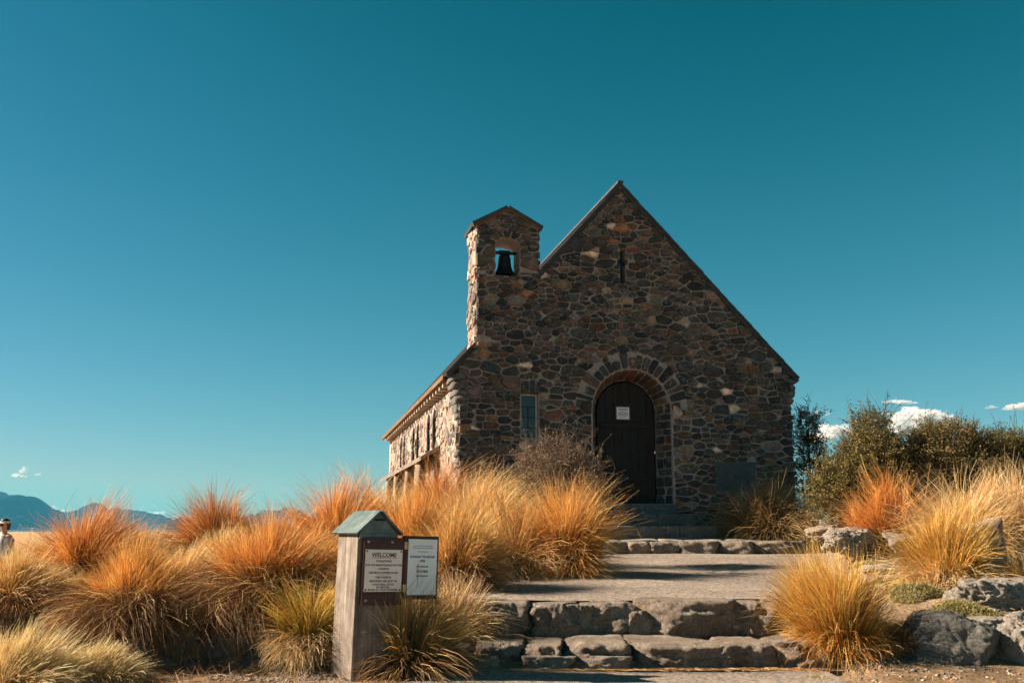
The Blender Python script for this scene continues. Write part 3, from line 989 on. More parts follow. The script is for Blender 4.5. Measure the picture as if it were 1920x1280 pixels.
mb = MB(); mb.box((LE[0] + 0.0, 0.45, LE[1] - 0.10), (SL + 0.05, LEN, LE[1] - 0.07)); mb.build('soffit', M['soffit'], roof)
mb = MB(); mb.box((LE[0] - 0.055, 0.3, LE[1] - 0.10), (LE[0] - 0.012, LEN + .4, LE[1] - 0.02)); mb.build('fascia', M['soffit'], roof)
first = None
for k in range(27):
    y = 0.65 + k * 0.415
    mb = MB(); mb.box((LE[0] - 0.0, y, LE[1] - 0.19), (SL + 0.02, y + 0.09, LE[1] - 0.102)); mb.build('rafter_tail', M['rafter'], roof)
# tower roof
for sgn in (-1, 1):
    e_ = (TL - 0.07, TZE - 0.03) if sgn < 0 else (TR + 0.07, TZE - 0.03)
    mb = MB(); mb.prism(slope_poly((TAP[0], TAP[1] - 0.015), e_, 0.05), -0.05, 0.84, front_fn); mb.build('tower_roof', M['roof'], tower)
    mb = MB(); mb.prism(slope_poly((TAP[0], TAP[1] - 0.055), (e_[0] + (0.012 if sgn < 0 else -0.012), e_[1] - 0.035), 0.035), -0.035, -0.002, front_fn); mb.build('verge_strip', M['soffit'], tower)

# sill shelf along the side wall on short props
sh = empty('side_shelf'); sh.parent = church
mb = MB(); mb.prism([(SL - 0.36, 2.36), (SL - 0.02, 2.56), (SL - 0.02, 2.64), (SL - 0.36, 2.43)], 2.05, 10.9, front_fn); mb.build('shelf_slab', M['rock_step'], sh)
mb = MB(); mb.box((SL - 0.10, 2.1, 0.4), (SL - 0.06, 10.8, 2.40)); mb.build('recess_back', M['rock_dark'], sh)  # dark rock puts the shade under the shelf into the colour
for k, y in enumerate((2.9, 5.0, 7.2, 9.6)):
    rock('prop_stone', (SL - 0.25, y, 1.55), (0.10, 0.15, 0.85), 1200 + k, M['rock_warm'], sh, res=8, boxy=0.8, cuts=5, p=11, rough=0.06)

# front window: frame, glazing bars, panes
win = empty('front_window'); win.parent = church
a, b, z0, z1 = WIN
YW = 0.10
mb = MB()
mb.box((a, YW, z0), (a + 0.028, YW + 0.06, z1)); mb.box((b - 0.028, YW, z0), (b, YW + 0.06, z1))
mb.box((a + .0281, YW + .001, z0), (b - .0281, YW + 0.059, z0 + 0.03)); mb.box((a + .0281, YW + .001, z1 - 0.03), (b - .0281, YW + 0.059, z1))
mb.build('window_frame', M['white_paint'], win)
rowz = [z0 + 0.03 + (z1 - z0 - 0.06) * t for t in (0, 0.245, 0.49, 0.735, 1.0)]
for z in rowz[1:-1]:
    mb = MB(); mb.box((a + .0285, YW + 0.018, z - 0.006), (b - .0285, YW + 0.034, z + 0.006)); mb.build('glazing_bar', M['iron'], win)
xm = (a + b) / 2
mb = MB(); mb.box((xm - 0.006, YW + 0.0165, z0 + .031), (xm + 0.006, YW + 0.0325, rowz[3])); mb.build('glazing_bar', M['iron'], win)
for i in range(4):
    cols = [(a + .0285, xm - .0065), (xm + .0065, b - .0285)] if i < 3 else [(a + .0285, b - .0285)]
    for (xa, xb) in cols:
        mb = MB(); mb.box((xa, YW + 0.026, rowz[i] + 0.0062), (xb, YW + 0.030, rowz[i + 1] - 0.0062)); o = mb.build('pane', M['glass'], win)
rock('sill', ((a + b) / 2, 0.06, z0 - 0.022), (0.19, 0.10, 0.024), 1300, M['step_cut'], win, res=5, boxy=.9, cuts=2, p=16, rough=.02)
mb = MB(); mb.box((a - .02, 0.0, z1 + 0.0), (b + .02, 0.2, z1 + 0.022)); mb.build('lintel', M['soffit'], win)
mb = MB(); mb.box((a - .1, 0.35, z0 - .1), (b + .1, 0.36, z1 + .1)); mb.build('dark_lining', M['dark'], win)
# cross slit: dark glass behind
mb = MB(); mb.box((-0.25, 0.22, 5.3), (0.2, 0.23, 6.05)); o = mb.build('cross_window', M['glass'], church)

# door: planks, ledges, studs, handle, letter flap
door = empty('door'); door.parent = church
dy = DB_DEPTH
nb = 7; w = 2 * DB_R / nb
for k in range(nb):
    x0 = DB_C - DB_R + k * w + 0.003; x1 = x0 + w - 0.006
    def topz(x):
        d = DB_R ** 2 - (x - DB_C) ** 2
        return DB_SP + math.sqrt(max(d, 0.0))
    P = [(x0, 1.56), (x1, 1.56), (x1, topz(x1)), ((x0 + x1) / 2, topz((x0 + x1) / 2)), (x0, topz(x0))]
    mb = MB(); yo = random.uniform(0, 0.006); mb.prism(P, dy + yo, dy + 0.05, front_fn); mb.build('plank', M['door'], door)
for z in (1.95, 2.86):
    mb = MB(); mb.box((DB_C - DB_R + 0.05, dy - 0.028, z), (DB_C + DB_R - 0.05, dy - 0.001, z + 0.09), bev=.006); mb.build('ledge', M['door'], door)
for i in range(4):
    for z in (2.15, 2.38, 2.63):
        mb = MB(); mb.lathe([(0.016, 0), (0.013, 0.008), (0.0, 0.012)], 10, Matrix.Translation((DB_C - 0.3 + i * 0.21, dy - 0.002, z)) @ Matrix.Rotation(math.pi / 2, 4, 'X')); mb.build('stud', M['iron'], door, True)
for z in (2.02, 2.93):
    mb = MB(); mb.box((DB_C - .05, dy - 0.036, z), (DB_C + DB_R - 0.02, dy - 0.0285, z + 0.035), bev=.003); mb.build('strap_hinge', M['iron'], door)
mb = MB(); mb.box((DB_C - DB_R + 0.03, dy - 0.02, 2.33), (DB_C - DB_R + 0.085, dy - 0.001, 2.52), bev=.008); mb.build('latch_plate', M['brass'], door)
mb = MB(); mb.tube([(DB_C - DB_R + 0.06, dy - 0.03, 2.43), (DB_C - DB_R + 0.06, dy - 0.07, 2.42), (DB_C - DB_R + 0.06, dy - 0.07, 2.34), (DB_C - DB_R + 0.06, dy - 0.03, 2.33)], 0.010, 8); mb.build('handle', M['iron'], door)
mb = MB(); mb.box((DB_C - 0.16, dy - 0.012, 2.56), (DB_C + 0.06, dy - 0.001, 2.585), bev=.003); mb.build('letter_slot', M['iron'], door)
mb = MB(); mb.box((DB_C - DB_R - .02, dy - .02, 1.535), (DB_C + DB_R + .02, dy + 0.05, 1.562)); mb.build('weather_bar', M['door'], door)

# entrance steps of cut stone
es = empty('entrance_steps'); es.parent = church
def cut_row(z0, z1, y0, y1, x0, x1, n, seed):
    rr_ = np.random.default_rng(seed); e = np.cumsum(rr_.uniform(.7, 1.3, n)); e = np.concatenate([[0], e / e[-1]]) * (x1 - x0) + x0
    for k in range(n):
        mb = MB(); mb.box((e[k] + .004, y0 + rr_.uniform(-.015, .015), z0), (e[k + 1] - .004, y1, z1 + rr_.uniform(-.006, .006)), bev=.014); mb.build('step_slab', M['step_cut'], es)
cut_row(1.36, 1.545, -0.02, 0.48, -0.66, 0.86, 2, 61)
cut_row(1.17, 1.37, -0.38, 0.10, -0.95, 1.05, 3, 62)
cut_row(0.93, 1.18, -0.75, -0.2, -1.3, 1.25, 3, 63)
mb = MB(); mb.box((-.6, 0.0, 1.0), (.85, .5, 1.37)); mb.build('step_core', M['step_cut'], es)

def to_church(v): return church.matrix_basis @ Vector(v)
church_m = Matrix.Translation(church.location) @ Matrix.Rotation(TH, 4, 'Z')

# bell, notice and plaque are things of their own
bell = empty('church_bell', church_m @ Vector((BEL_C, 0.27, BEL_B + .03)), TH); bell.scale = (1.14, 1.14, 1.22)
tag(bell, 'dark bronze bell hanging in the open arch of the stone tower', 'bell')
prof = [(0.0, 0.335), (0.055, 0.333), (0.082, 0.318), (0.092, 0.29), (0.097, 0.22), (0.108, 0.15), (0.128, 0.10), (0.155, 0.062), (0.172, 0.045), (0.172, 0.030), (0.150, 0.042), (0.118, 0.09), (0.095, 0.15), (0.082, 0.25), (0.0, 0.30)]
mb = MB(); mb.lathe(prof, 28); mb.build('bell_body', M['bronze'], bell, True)
mb = MB(); mb.box((-0.186, -0.025, 0.345), (0.186, 0.025, 0.385), bev=.006); mb.box((-0.09, -0.03, 0.336), (0.09, 0.03, 0.40), bev=.008); mb.build('yoke', M['iron'], bell)
mb = MB(); mb.tube([(0, 0, 0.27), (0.004, 0, 0.06), (0.006, 0, 0.005)], [0.007, 0.012, 0.02], 8); mb.tube([(0.006, 0, 0.005), (0.03, 0, -0.02)], 0.003, 5); mb.build('clapper', M['iron'], bell)

def text_mesh(name, body, size, loc, mat, parent, rx=math.pi / 2, align='CENTER', ext=0.0006, bold=0.0):
    cu = bpy.data.curves.new('lettering', 'FONT'); cu.body = body; cu.size = size; cu.align_x = align; cu.extrude = ext; cu.offset = bold
    tmp = bpy.data.objects.new('lettering_tmp', cu); COL.objects.link(tmp)
    dg = bpy.context.evaluated_depsgraph_get()
    me = bpy.data.meshes.new_from_object(tmp.evaluated_get(dg))
    bpy.data.objects.remove(tmp); bpy.data.curves.remove(cu)
    o = link(name, me, mat, parent); o.location = loc; o.rotation_euler = (rx, 0, 0)
    if me.materials and me.materials[0] is None: me.materials[0] = mat
    return o

no = empty('door_notice', church_m @ Vector((0.06, DB_DEPTH - 0.03, 3.0)), TH)
tag(no, 'small framed white paper notice on the arched church door', 'notice')
mb = MB(); mb.box((-0.135, -0.012, 0), (0.135, 0.0, 0.25), bev=.003); mb.build('frame', M['soffit'], no)
mb = MB(); mb.box((-0.115, -0.016, 0.02), (0.115, -0.0125, 0.228)); mb.build('paper', M['paper'], no)
for k, (wd, z, h) in enumerate(((0.085, 0.185, 0.014), (0.05, 0.158, 0.007), (0.088, 0.132, 0.006), (0.092, 0.115, 0.006), (0.085, 0.098, 0.006), (0.09, 0.081, 0.006), (0.06, 0.05, 0.006))):
    mb = MB(); mb.box((-wd, -0.0185, z), (wd, -0.0165, z + h)); mb.build('print_line', M['blue_ink'] if k == 0 else M['ink'], no)
pq = empty('wall_plaque', church_m @ Vector(((PLQ[0] + PLQ[1]) / 2, 0, PLQ[2])), TH)
tag(pq, 'dark slate memorial plaque set low in the stone wall right of the door', 'plaque')
pw_, ph_ = (PLQ[1] - PLQ[0]) / 2, PLQ[3] - PLQ[2]
mb = MB(); mb.box((-pw_, -0.03, 0), (pw_, 0.1, ph_), bev=.006); mb.build('slate', M['plaque'], pq)
mb = MB()
mb.box((-pw_ - .018, -.022, -.018), (pw_ + .018, .02, 0)); mb.box((-pw_ - .018, -.022, ph_), (pw_ + .018, .02, ph_ + .018)); mb.box((-pw_ - .018, -.0215, 0.0005), (-pw_ - .0005, .02, ph_ - .0005)); mb.box((pw_ + .0005, -.0215, .0005), (pw_ + .018, .02, ph_ - .0005))
mb.build('mortar_rim', M['plaque_edge'], pq)

# ------------------------------------------------------------------ donation post with boards
PB = on_z(697, 1268, 0.02)
PTH = math.radians(35)
post = empty('donation_post', (PB.x - 0.11, PB.y + 0.14, 0.0), PTH); post.scale = (1.06, 1.06, 1.075)
post.rotation_euler = (0.0, math.radians(1.6), PTH)
tag(post, 'grey timber donation box with peaked metal roof and welcome boards', 'donation box')
hw, hd, PH = 0.155, 0.17, 1.01
mb = MB(); mb.box((-hw + .02, -hd + .02, 0), (hw - .02, hd - .02, PH - .02)); mb.build('core', M['post'], post)
mb = MB(); mb.box((-hw, -hd + .022, 0), (-hw + .022, hd, PH), bev=.004); mb.build('side_plank', M['post'], post)
mb = MB(); mb.box((hw - .022, -hd + .022, 0), (hw, hd, PH), bev=.004); mb.build('side_plank', M['post'], post)
mb = MB(); mb.box((-hw + .03, -hd, 0), (hw - .0, -hd + .02, PH), bev=.003); mb.build('front_plank', M['post'], post)
mb = MB(); mb.box((-hw - .006, -hd - .006, 0), (-hw + .026, -hd + .021, PH - .03), bev=.003); mb.build('corner_batten', M['post'], post)
# roof
RW, RD, RH = 0.185, 0.215, 0.19
mb = MB(); mb.prism([(-RW + .03, PH + .004), (RW - .03, PH + .004), (0, PH + RH - .035)], -RD + .03, RD - .03, front_fn); mb.build('roof_body', M['copper'], post)
for s in (-1, 1):
    mb = MB(); mb.prism(slope_poly((0, PH + RH - .03), (s * RW, PH - 0.006), 0.012), -RD, RD, front_fn); mb.build('roof_sheet', M['copper'], post)
mb = MB(); mb.box((-RW + .03, -RD + .024, PH - .035), (RW - .03, -RD + .034, PH + .003)); mb.build('eave_strip', M['copper'], post)
mb = MB(); mb.box((-0.045, -RD + .024, PH + .095), (0.045, -RD + .0295, PH + .107)); mb.build('coin_slot', M['dark'], post)
# main board and hinged notice case
BY = -hd - 0.008
def bx(x0, x1, z0, z1, y0, y1, nm, mt, par=post, bev=0.003):
    mb = MB(); mb.box((x0, y0, z0), (x1, y1, z1), bev=bev); return mb.build(nm, mt, par)
bd = bx(-0.125, 0.205, 0.51, 0.985, BY - 0.028, BY, 'board', M['board'])
bd2 = bx(0.2065, 0.505, 0.55, 1.003, BY - 0.030, BY + 0.012, 'notice_case', M['board'])
bx(-0.13, 0.512, 0.9865, 0.999, BY - 0.036, BY + 0.004, 'top_rail', M['board'], post, 0.002) if False else None
pn = bx(-0.112, 0.192, 0.605, 0.90, BY - 0.034, BY - 0.0285, 'welcome_panel', M['panel'], post, 0.001)
for x in (-0.100, 0.180):
    for z in (0.617, 0.888):
        mb = MB(); mb.lathe([(0.007, 0), (0.006, 0.003), (0, 0.004)], 10, Matrix.Translation((x, BY - 0.034, z)) @ Matrix.Rotation(math.pi / 2, 4, 'X')); mb.build('screw', M['iron'], post, True)
for x, z in ((-0.09, 0.955), (0.105, 0.955), (-0.09, 0.545)):
    mb = MB(); mb.lathe([(0.011, 0), (0.010, 0.005), (0, 0.008)], 12, Matrix.Translation((x, BY - 0.028, z)) @ Matrix.Rotation(math.pi / 2, 4, 'X')); mb.build('bolt', M['steel'], post, True)
ny = BY - 0.0345
cx = 0.04
for body, sz, z in (('WELCOME', 0.042, 0.848), ('DONATIONS', 0.021, 0.812), ('FOR THE MAINTENANCE OF THIS', 0.0195, 0.784), ('CHURCH', 0.021, 0.758), ('ARE MUCH APPRECIATED', 0.021, 0.730),
                    ('THE CHURCH', 0.021, 0.698), ('GROUNDS ARE KEPT IN', 0.021, 0.672), ('A NATURAL STATE', 0.021, 0.648), ('BY VISITORS', 0.019, 0.629), ('ENTER AT YOUR OWN RISK', 0.019, 0.611)):
    text_mesh('lettering', body, sz, (cx, ny, z), M['ink'], pn, bold=0.0008 if sz > .03 else 0.0004)
bx(cx - 0.10, cx + 0.10, 0.840, 0.8425, ny - .0005, ny + .0004, 'underline', M['ink'], pn, 0)
bx(cx - 0.05, cx + 0.05, 0.7225, 0.724, ny - .0005, ny + .0004, 'rule', M['ink'], pn, 0)
pp = bx(0.240, 0.488, 0.58, 0.980, BY - 0.0345, BY - 0.0305, 'notice_sheet', M['paper'], post, 0.0)
cy = BY - 0.0352; c2 = 0.363
for body, sz, z, mt in (('SUNDAY WORSHIP', 0.0245, 0.845, 'blue_ink'), ('4PM', 0.024, 0.815, 'blue_ink'), ('All welcome', 0.020, 0.778, 'ink'), ('BAPTISMS', 0.023, 0.740, 'blue_ink'), ('by arrangement', 0.016, 0.712, 'ink')):
    text_mesh('lettering', body, sz, (c2, cy, z), M[mt], pp, bold=0.0004)
for wd, z in ((0.085, 0.930), (0.09, 0.915), (0.045, 0.888)):
    bx(c2 - wd, c2 + wd, z, z + 0.003, cy - .0005, cy + .0004, 'print_line', M['ink'], pp, 0)
for z in (0.905, 0.60):
    bx(0.205, 0.232, z, z + 0.055, BY - 0.0345, BY - 0.0305, 'hinge', M['brass'], post, 0.001)
bx(0.497, 0.512, 0.77, 0.825, BY - 0.036, BY - 0.0305, 'catch', M['brass'], post, 0.001)

# ------------------------------------------------------------------ boulders
def boulder(px, py, Y, wpx, hpx, dpt, label, seed, mat='rock', rz=0.0, sink=0.25, name='boulder', group=None, **kw):
    """centre pixel, distance, width and height in photograph pixels, depth in metres"""
    Y = Y + (0.75 if Y < 10 else 0.6)
    c = at(px, py, Y); s = Y / FPX
    kw.setdefault('res', 24); kw.setdefault('cuts', 14); kw.setdefault('p', 20); kw.setdefault('rough', 0.20)
    hz = hpx * s / 2
    if wpx > 95 and name == 'boulder': kw['res'] = 40
    o = rock(name, (c.x, c.y, c.z - hz * sink * .5), (wpx * s / 2 * 1.04, dpt / 2, hz * (1 + sink * .5)), seed, M[mat], None, rz, **kw)
    tag(o, label, 'boulder' if name == 'boulder' else 'rock', group)
    return o
boulder(1868, 1132, 8.9, 215, 98, 0.75, 'large pale craggy boulder at the right edge below the straw grass', 1, 'rock', 0.2, rough=.24, nscale=2.6)
boulder(1778, 1222, 7.75, 195, 150, 0.8, 'big dark boulder shaded by the grass clump at lower right', 2, 'rock_dark', -0.3, sink=.5, p=14, rough=.12)  # shade of the grass deepened by the dark rock colour
boulder(1905, 1228, 7.6, 100, 110, 0.5, 'pale boulder cut by the right edge beside the dark boulder', 3, 'rock', 0.4, rough=.22)
boulder(1598, 1010, 13.0, 108, 46, 0.55, 'long craggy grey boulder at the right end of the landing', 4, 'rock', 0.1, rough=.26, nscale=2.8)
boulder(1642, 988, 13.3, 58, 48, 0.4, 'smooth egg shaped grey boulder behind the craggy one', 5, 'rock', 0, cuts=5, p=5, rough=.05)
boulder(1545, 996, 13.6, 74, 26, 0.45, 'flat pinkish rock beside the end of the landing', 6, 'rock_warm', 0.1)
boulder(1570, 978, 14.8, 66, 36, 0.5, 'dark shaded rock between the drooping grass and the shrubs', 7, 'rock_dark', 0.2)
boulder(1697, 1016, 12.4, 66, 36, 0.4, 'small pale rock between the moss mat and the straw grass', 8, 'rock', 0.2, rough=.22)
boulder(1722, 1047, 11.2, 28, 50, 0.2, 'upright pale stone left of the yellow grass clump', 9, 'rock_warm', 0.1, cuts=8)
boulder(1826, 1036, 10.7, 92, 100, 0.5, 'large upright slab of pale stone behind the yellow grass clump', 10, 'rock_warm', -0.2, boxy=.6, cuts=7, rough=.08)
boulder(1655, 1063, 11.4, 74, 12, 0.35, 'thin flat grey slab lying on the gravel beside the path', 11, 'rock', 0.2, boxy=.7, name='flat_rock')
boulder(1662, 1082, 10.9, 50, 9, 0.25, 'smaller flat slab nearer on the gravel beside the path', 12, 'rock_dark', -0.1, boxy=.7, name='flat_rock')
boulder(1650, 1102, 10.2, 36, 10, 0.2, 'small flat chip of rock on the gravel', 13, 'rock', 0.5, boxy=.5, name='flat_rock')
boulder(1845, 1168, 8.3, 120, 26, 0.45, 'low flat pale rock in front of the large craggy boulder', 14, 'rock', 0.2, name='flat_rock')
boulder(1912, 1162, 8.2, 60, 36, 0.3, 'small pale rock under the craggy boulder by the right edge', 15, 'rock', 0.2)
boulder(1742, 1010, 13.6, 66, 14, 0.4, 'low bluish flat rock behind the yellow grass', 16, 'rock_dark', 0.0, name='flat_rock')
boulder(605, 1270, 7.35, 62, 12, 0.2, 'flat pale stone lying at the foot of the donation box', 17, 'rock', 0.2, boxy=.6, name='flat_rock', res=14)
# rocks of the shaded bank on the left, shade painted in by dark rock
r = np.random.default_rng(71)
bank = [(345, 1200, 80, 62), (400, 1155, 70, 50), (425, 1215, 90, 70), (490, 1235, 70, 44), (470, 1178, 66, 56), (545, 1205, 74, 60), (575, 1242, 46, 34), (300, 1244, 70, 44), (362, 1252, 60, 34),
        (545, 1160, 50, 36), (250, 1215, 74, 52), (190, 1240, 80, 50), (610, 1215, 40, 44), (430, 1258, 74, 22), (520, 1258, 60, 20)]
bank_words = ['under the orange clump by the lichen patch', 'high in the bank below the golden clump', 'in the middle of the shaded bank', 'low in the bank, fourth from the post', 'between the two draping clumps', 'under the draping skirt of the rust clump',
              'nearest the green clump at the foot of the bank', 'below the golden clump at the foot of the bank', 'at the foot of the bank below the middle rock', 'high in the bank near the green clump', 'behind the blurred pale grass', 'lowest left behind the blurred pale grass',
              'tight against the donation box', 'flat at the foot of the bank, mid length', 'flat at the foot of the bank toward the post']
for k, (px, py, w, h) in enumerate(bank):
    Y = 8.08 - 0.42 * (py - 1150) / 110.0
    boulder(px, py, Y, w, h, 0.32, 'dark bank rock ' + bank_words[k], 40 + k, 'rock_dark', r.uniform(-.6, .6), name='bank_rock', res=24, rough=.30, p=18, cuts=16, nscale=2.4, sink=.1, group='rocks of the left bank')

# ------------------------------------------------------------------ tussock grass
PAL = {  # root tones: own brown, deepened for the shade inside the clumps
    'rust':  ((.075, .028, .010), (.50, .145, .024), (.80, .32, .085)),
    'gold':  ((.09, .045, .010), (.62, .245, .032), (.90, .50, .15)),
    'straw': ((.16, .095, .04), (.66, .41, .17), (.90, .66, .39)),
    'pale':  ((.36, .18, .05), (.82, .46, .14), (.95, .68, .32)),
    'dead':  ((.03, .017, .008), (.13, .062, .024), (.30, .155, .07)),  # dead grass brown, darkened to paint the shade under the clumps
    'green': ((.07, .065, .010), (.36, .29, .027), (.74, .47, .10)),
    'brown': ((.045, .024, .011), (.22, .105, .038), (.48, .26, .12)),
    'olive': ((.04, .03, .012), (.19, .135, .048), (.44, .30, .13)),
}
def blades(base, az, phi0, droop, L, width, cols, lean=(0, 0), swirl=0.0, K=6, rs=None, floor=True, curl=1.6, flow=0.0):
    """ribbons: all arguments arrays of length n; base (n,3); cols (n,3,3) base/mid/tip"""
    n = len(az); rs = rs or rng
    t = np.linspace(0, 1, K)
    P = np.zeros((n, K, 3)); P[:, 0] = base
    sw = rs.normal(0, 1, n) * swirl; cr = rs.uniform(1.1, 3.0, n) * curl / 1.6; wob = rs.normal(0, .10, n)
    for k in range(1, K):
        tm = (t[k] + t[k - 1]) / 2
        ph = phi0 + droop * tm ** cr + wob * math.sin(4.5 * tm + 1)
        a = az + sw * tm
        d = np.stack([np.sin(ph) * np.cos(a), np.sin(ph) * np.sin(a), np.cos(ph)], 1)
        d[:, 0] += lean[0] * tm; d[:, 1] += lean[1] * tm
        P[:, k] = P[:, k - 1] + d * (L / (K - 1))[:, None]
    if flow:
        q0, q1 = P[..., 0] * 1.3, P[..., 1] * 1.3 + P[..., 2] * 1.1
        fx = vnoise(q0, q1, 1.7) + .6 * vnoise(q0 + 7, q1, 4.3); fy = vnoise(q0 + 31, q1 + 17, 1.7)
        amp = (t ** 1.6)[None, :] * L[:, None] * flow
        P[..., 0] += fx * amp; P[..., 1] += fy * amp; P[..., 2] += .35 * vnoise(q0 + 3, q1 + 50, 2.3) * amp
    if floor:
        zz = height(P[..., 0], P[..., 1]) + 0.012
        P[..., 2] = np.maximum(P[..., 2], zz + 0.02 * rs.random((n, 1)))
    T = np.gradient(P, axis=1); T /= np.linalg.norm(T, axis=2, keepdims=True) + 1e-9
    rv = rs.normal(0, 1, (n, 1, 3))
    S = np.cross(T, np.repeat(rv, K, 1)); S /= np.linalg.norm(S, axis=2, keepdims=True) + 1e-9
    wd = width[:, None] * (1.0 - 0.85 * t[None, :] ** 1.5) * (0.6 + 0.4 * np.minimum(1, t[None, :] * 5))
    A = P + S * wd[..., None] / 2; B = P - S * wd[..., None] / 2
    V = np.stack([A, B], 2).reshape(-1, 3)
    idx = np.arange(n * K * 2).reshape(n, K, 2)
    Q = np.stack([idx[:, :-1, 0], idx[:, :-1, 1], idx[:, 1:, 1], idx[:, 1:, 0]], -1).reshape(-1, 4)
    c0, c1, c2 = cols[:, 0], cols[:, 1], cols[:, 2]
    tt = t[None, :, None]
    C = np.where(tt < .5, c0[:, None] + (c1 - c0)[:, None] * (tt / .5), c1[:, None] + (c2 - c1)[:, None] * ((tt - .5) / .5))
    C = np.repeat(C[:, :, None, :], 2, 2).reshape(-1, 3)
    return V, Q, C

def blade_cols(n, pal, rs, alt=None, altf=0.15):
    p = np.array(PAL[pal])
    c = np.repeat(p[None], n, 0) * rs.uniform(0.65, 1.35, (n, 1, 1)) * (1 + rs.normal(0, .07, (n, 1, 3)))
    if alt:
        m = rs.random(n) < altf
        q = np.array(PAL[alt]); c[m] = np.repeat(q[None], m.sum(), 0) * rs.uniform(.7, 1.3, (m.sum(), 1, 1))
    m = rs.random(n) < .07
    c[m] = np.repeat(np.array(PAL['pale'])[None], m.sum(), 0) * rs.uniform(.75, 1.1, (m.sum(), 1, 1))
    return np.clip(c, 0.005, 0.92)

def tussock(label, px, Y, top, half, n=2000, pal='gold', alt='straw', altf=.15, lean=(0., 0.), arch=0.6, skirt=0.25, skirt_pal='brown', stalks=25, seed=1, zoff=0.0, group=None, upright=0.0, wmul=1.0, lmin=.5, skirt_len=.75, drape=False):
    rs = np.random.default_rng(seed * 13 + 5)
    Y = Y + (0.85 if Y < 10 else 0.6 if Y < 13.5 else 0.3)
    n = int(n * 1.7); half = half * 1.15
    X = at(px, 1050, Y).x
    zb = float(height(X, Y)) + zoff
    ztop = at(px, top, Y).z
    H = max(ztop - zb, 0.15); Wd = half / FPX * Y
    t = empty('grass_tussock', (X, Y, zb)); tag(t, label, 'grass clump', group, 'thing')
    fmax = min(1.25, math.atan2(Wd, H * 0.62) + 0.15) * (1 - upright)
    nc = max(60, n // 22)
    lean = (lean[0] + rs.normal(0, .07), lean[1] + rs.normal(0, .05)); skew = rs.uniform(0, 6.28)
    caz = rs.uniform(0, 2 * math.pi, nc); caz = caz + .35 * np.sin(caz - skew); cu = rs.random(nc) ** 0.85
    cbend = rs.uniform(.2, 1.9, nc)
    ci = rs.integers(0, nc, n)
    u = np.clip(cu[ci] + rs.normal(0, .05, n), 0, 1.1)
    az = caz[ci] + rs.normal(0, .11, n) / (0.3 + u)
    stray = rs.random(n) < .16; u[stray] = rs.random(stray.sum()) ** .7 * 1.15; az[stray] = rs.uniform(0, 6.28, stray.sum())
    phi0 = fmax * u * 0.72 + np.abs(rs.normal(0, .06, n))
    cl = rs.uniform(0.72, 1.12, nc)
    L = H * 1.08 * cl[ci] * rs.uniform(lmin, 1.08, n) * (1 - .14 * u)
    droop = arch * (0.3 + 1.0 * u) * (cbend[ci] * rs.uniform(.75, 1.25, n))
    droop[stray] *= rs.uniform(.3, 2.6, stray.sum())
    rb = 0.18 * Wd + 0.05
    base = np.stack([X + rb * u * np.cos(az) + rs.normal(0, .012, n), Y + rb * u * np.sin(az) + rs.normal(0, .012, n), np.zeros(n)], 1)
    base[:, 2] = zb - 0.02 + 0.10 * H * (1 - u) * rs.random(n)
    cols = blade_cols(n, pal, rs, alt, altf) * rs.uniform(.55, 1.3, nc)[ci][:, None, None]
    wd = rs.uniform(.0040, .0085, n) * wmul * (0.7 + 0.3 * Y / 9)
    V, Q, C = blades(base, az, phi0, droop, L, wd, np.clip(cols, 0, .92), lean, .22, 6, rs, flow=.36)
    off = np.array([X, Y, zb])
    np_mesh('blades', V - off, Q, M['grass'], t, C)
    ns = int(n * skirt)
    if ns:
        az = rs.normal(-math.pi / 2, .75, ns) if drape else rs.uniform(0, 2 * math.pi, ns)
        phi0 = rs.uniform(1.0, 1.9, ns); droop = rs.uniform(.6, 1.4, ns)
        L = H * skirt_len * rs.uniform(.4, 1.1, ns)
        sp = rs.uniform(.5, 2.0, ns); base = np.stack([X + rb * sp * np.cos(az), Y + rb * sp * np.sin(az), zb + H * rs.uniform(.02, .24, ns)], 1)
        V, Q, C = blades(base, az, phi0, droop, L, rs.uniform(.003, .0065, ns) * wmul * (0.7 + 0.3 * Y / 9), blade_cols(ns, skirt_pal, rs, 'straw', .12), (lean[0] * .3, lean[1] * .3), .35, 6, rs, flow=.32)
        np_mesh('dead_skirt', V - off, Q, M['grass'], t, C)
    if stalks:
        az = rs.uniform(0, 2 * math.pi, stalks); u = rs.random(stalks)
        phi0 = fmax * .8 * u; L = H * rs.uniform(1.0, 1.28, stalks); droop = rs.uniform(.1, 1.1, stalks)
        base = np.stack([X + rb * u * np.cos(az), Y + rb * u * np.sin(az), np.full(stalks, zb)], 1)
        V, Q, C = blades(base, az, phi0, droop, L, rs.uniform(.0018, .003, stalks) * (0.7 + 0.3 * Y / 9), blade_cols(stalks, 'straw', rs, 'brown', .4), lean, .3, 8, rs)
        np_mesh('seed_stalks', V - off, Q, M['grass'], t, C)
    return t

LG = 'tussocks on the left bank'; RG = 'tussocks among the rocks on the right'
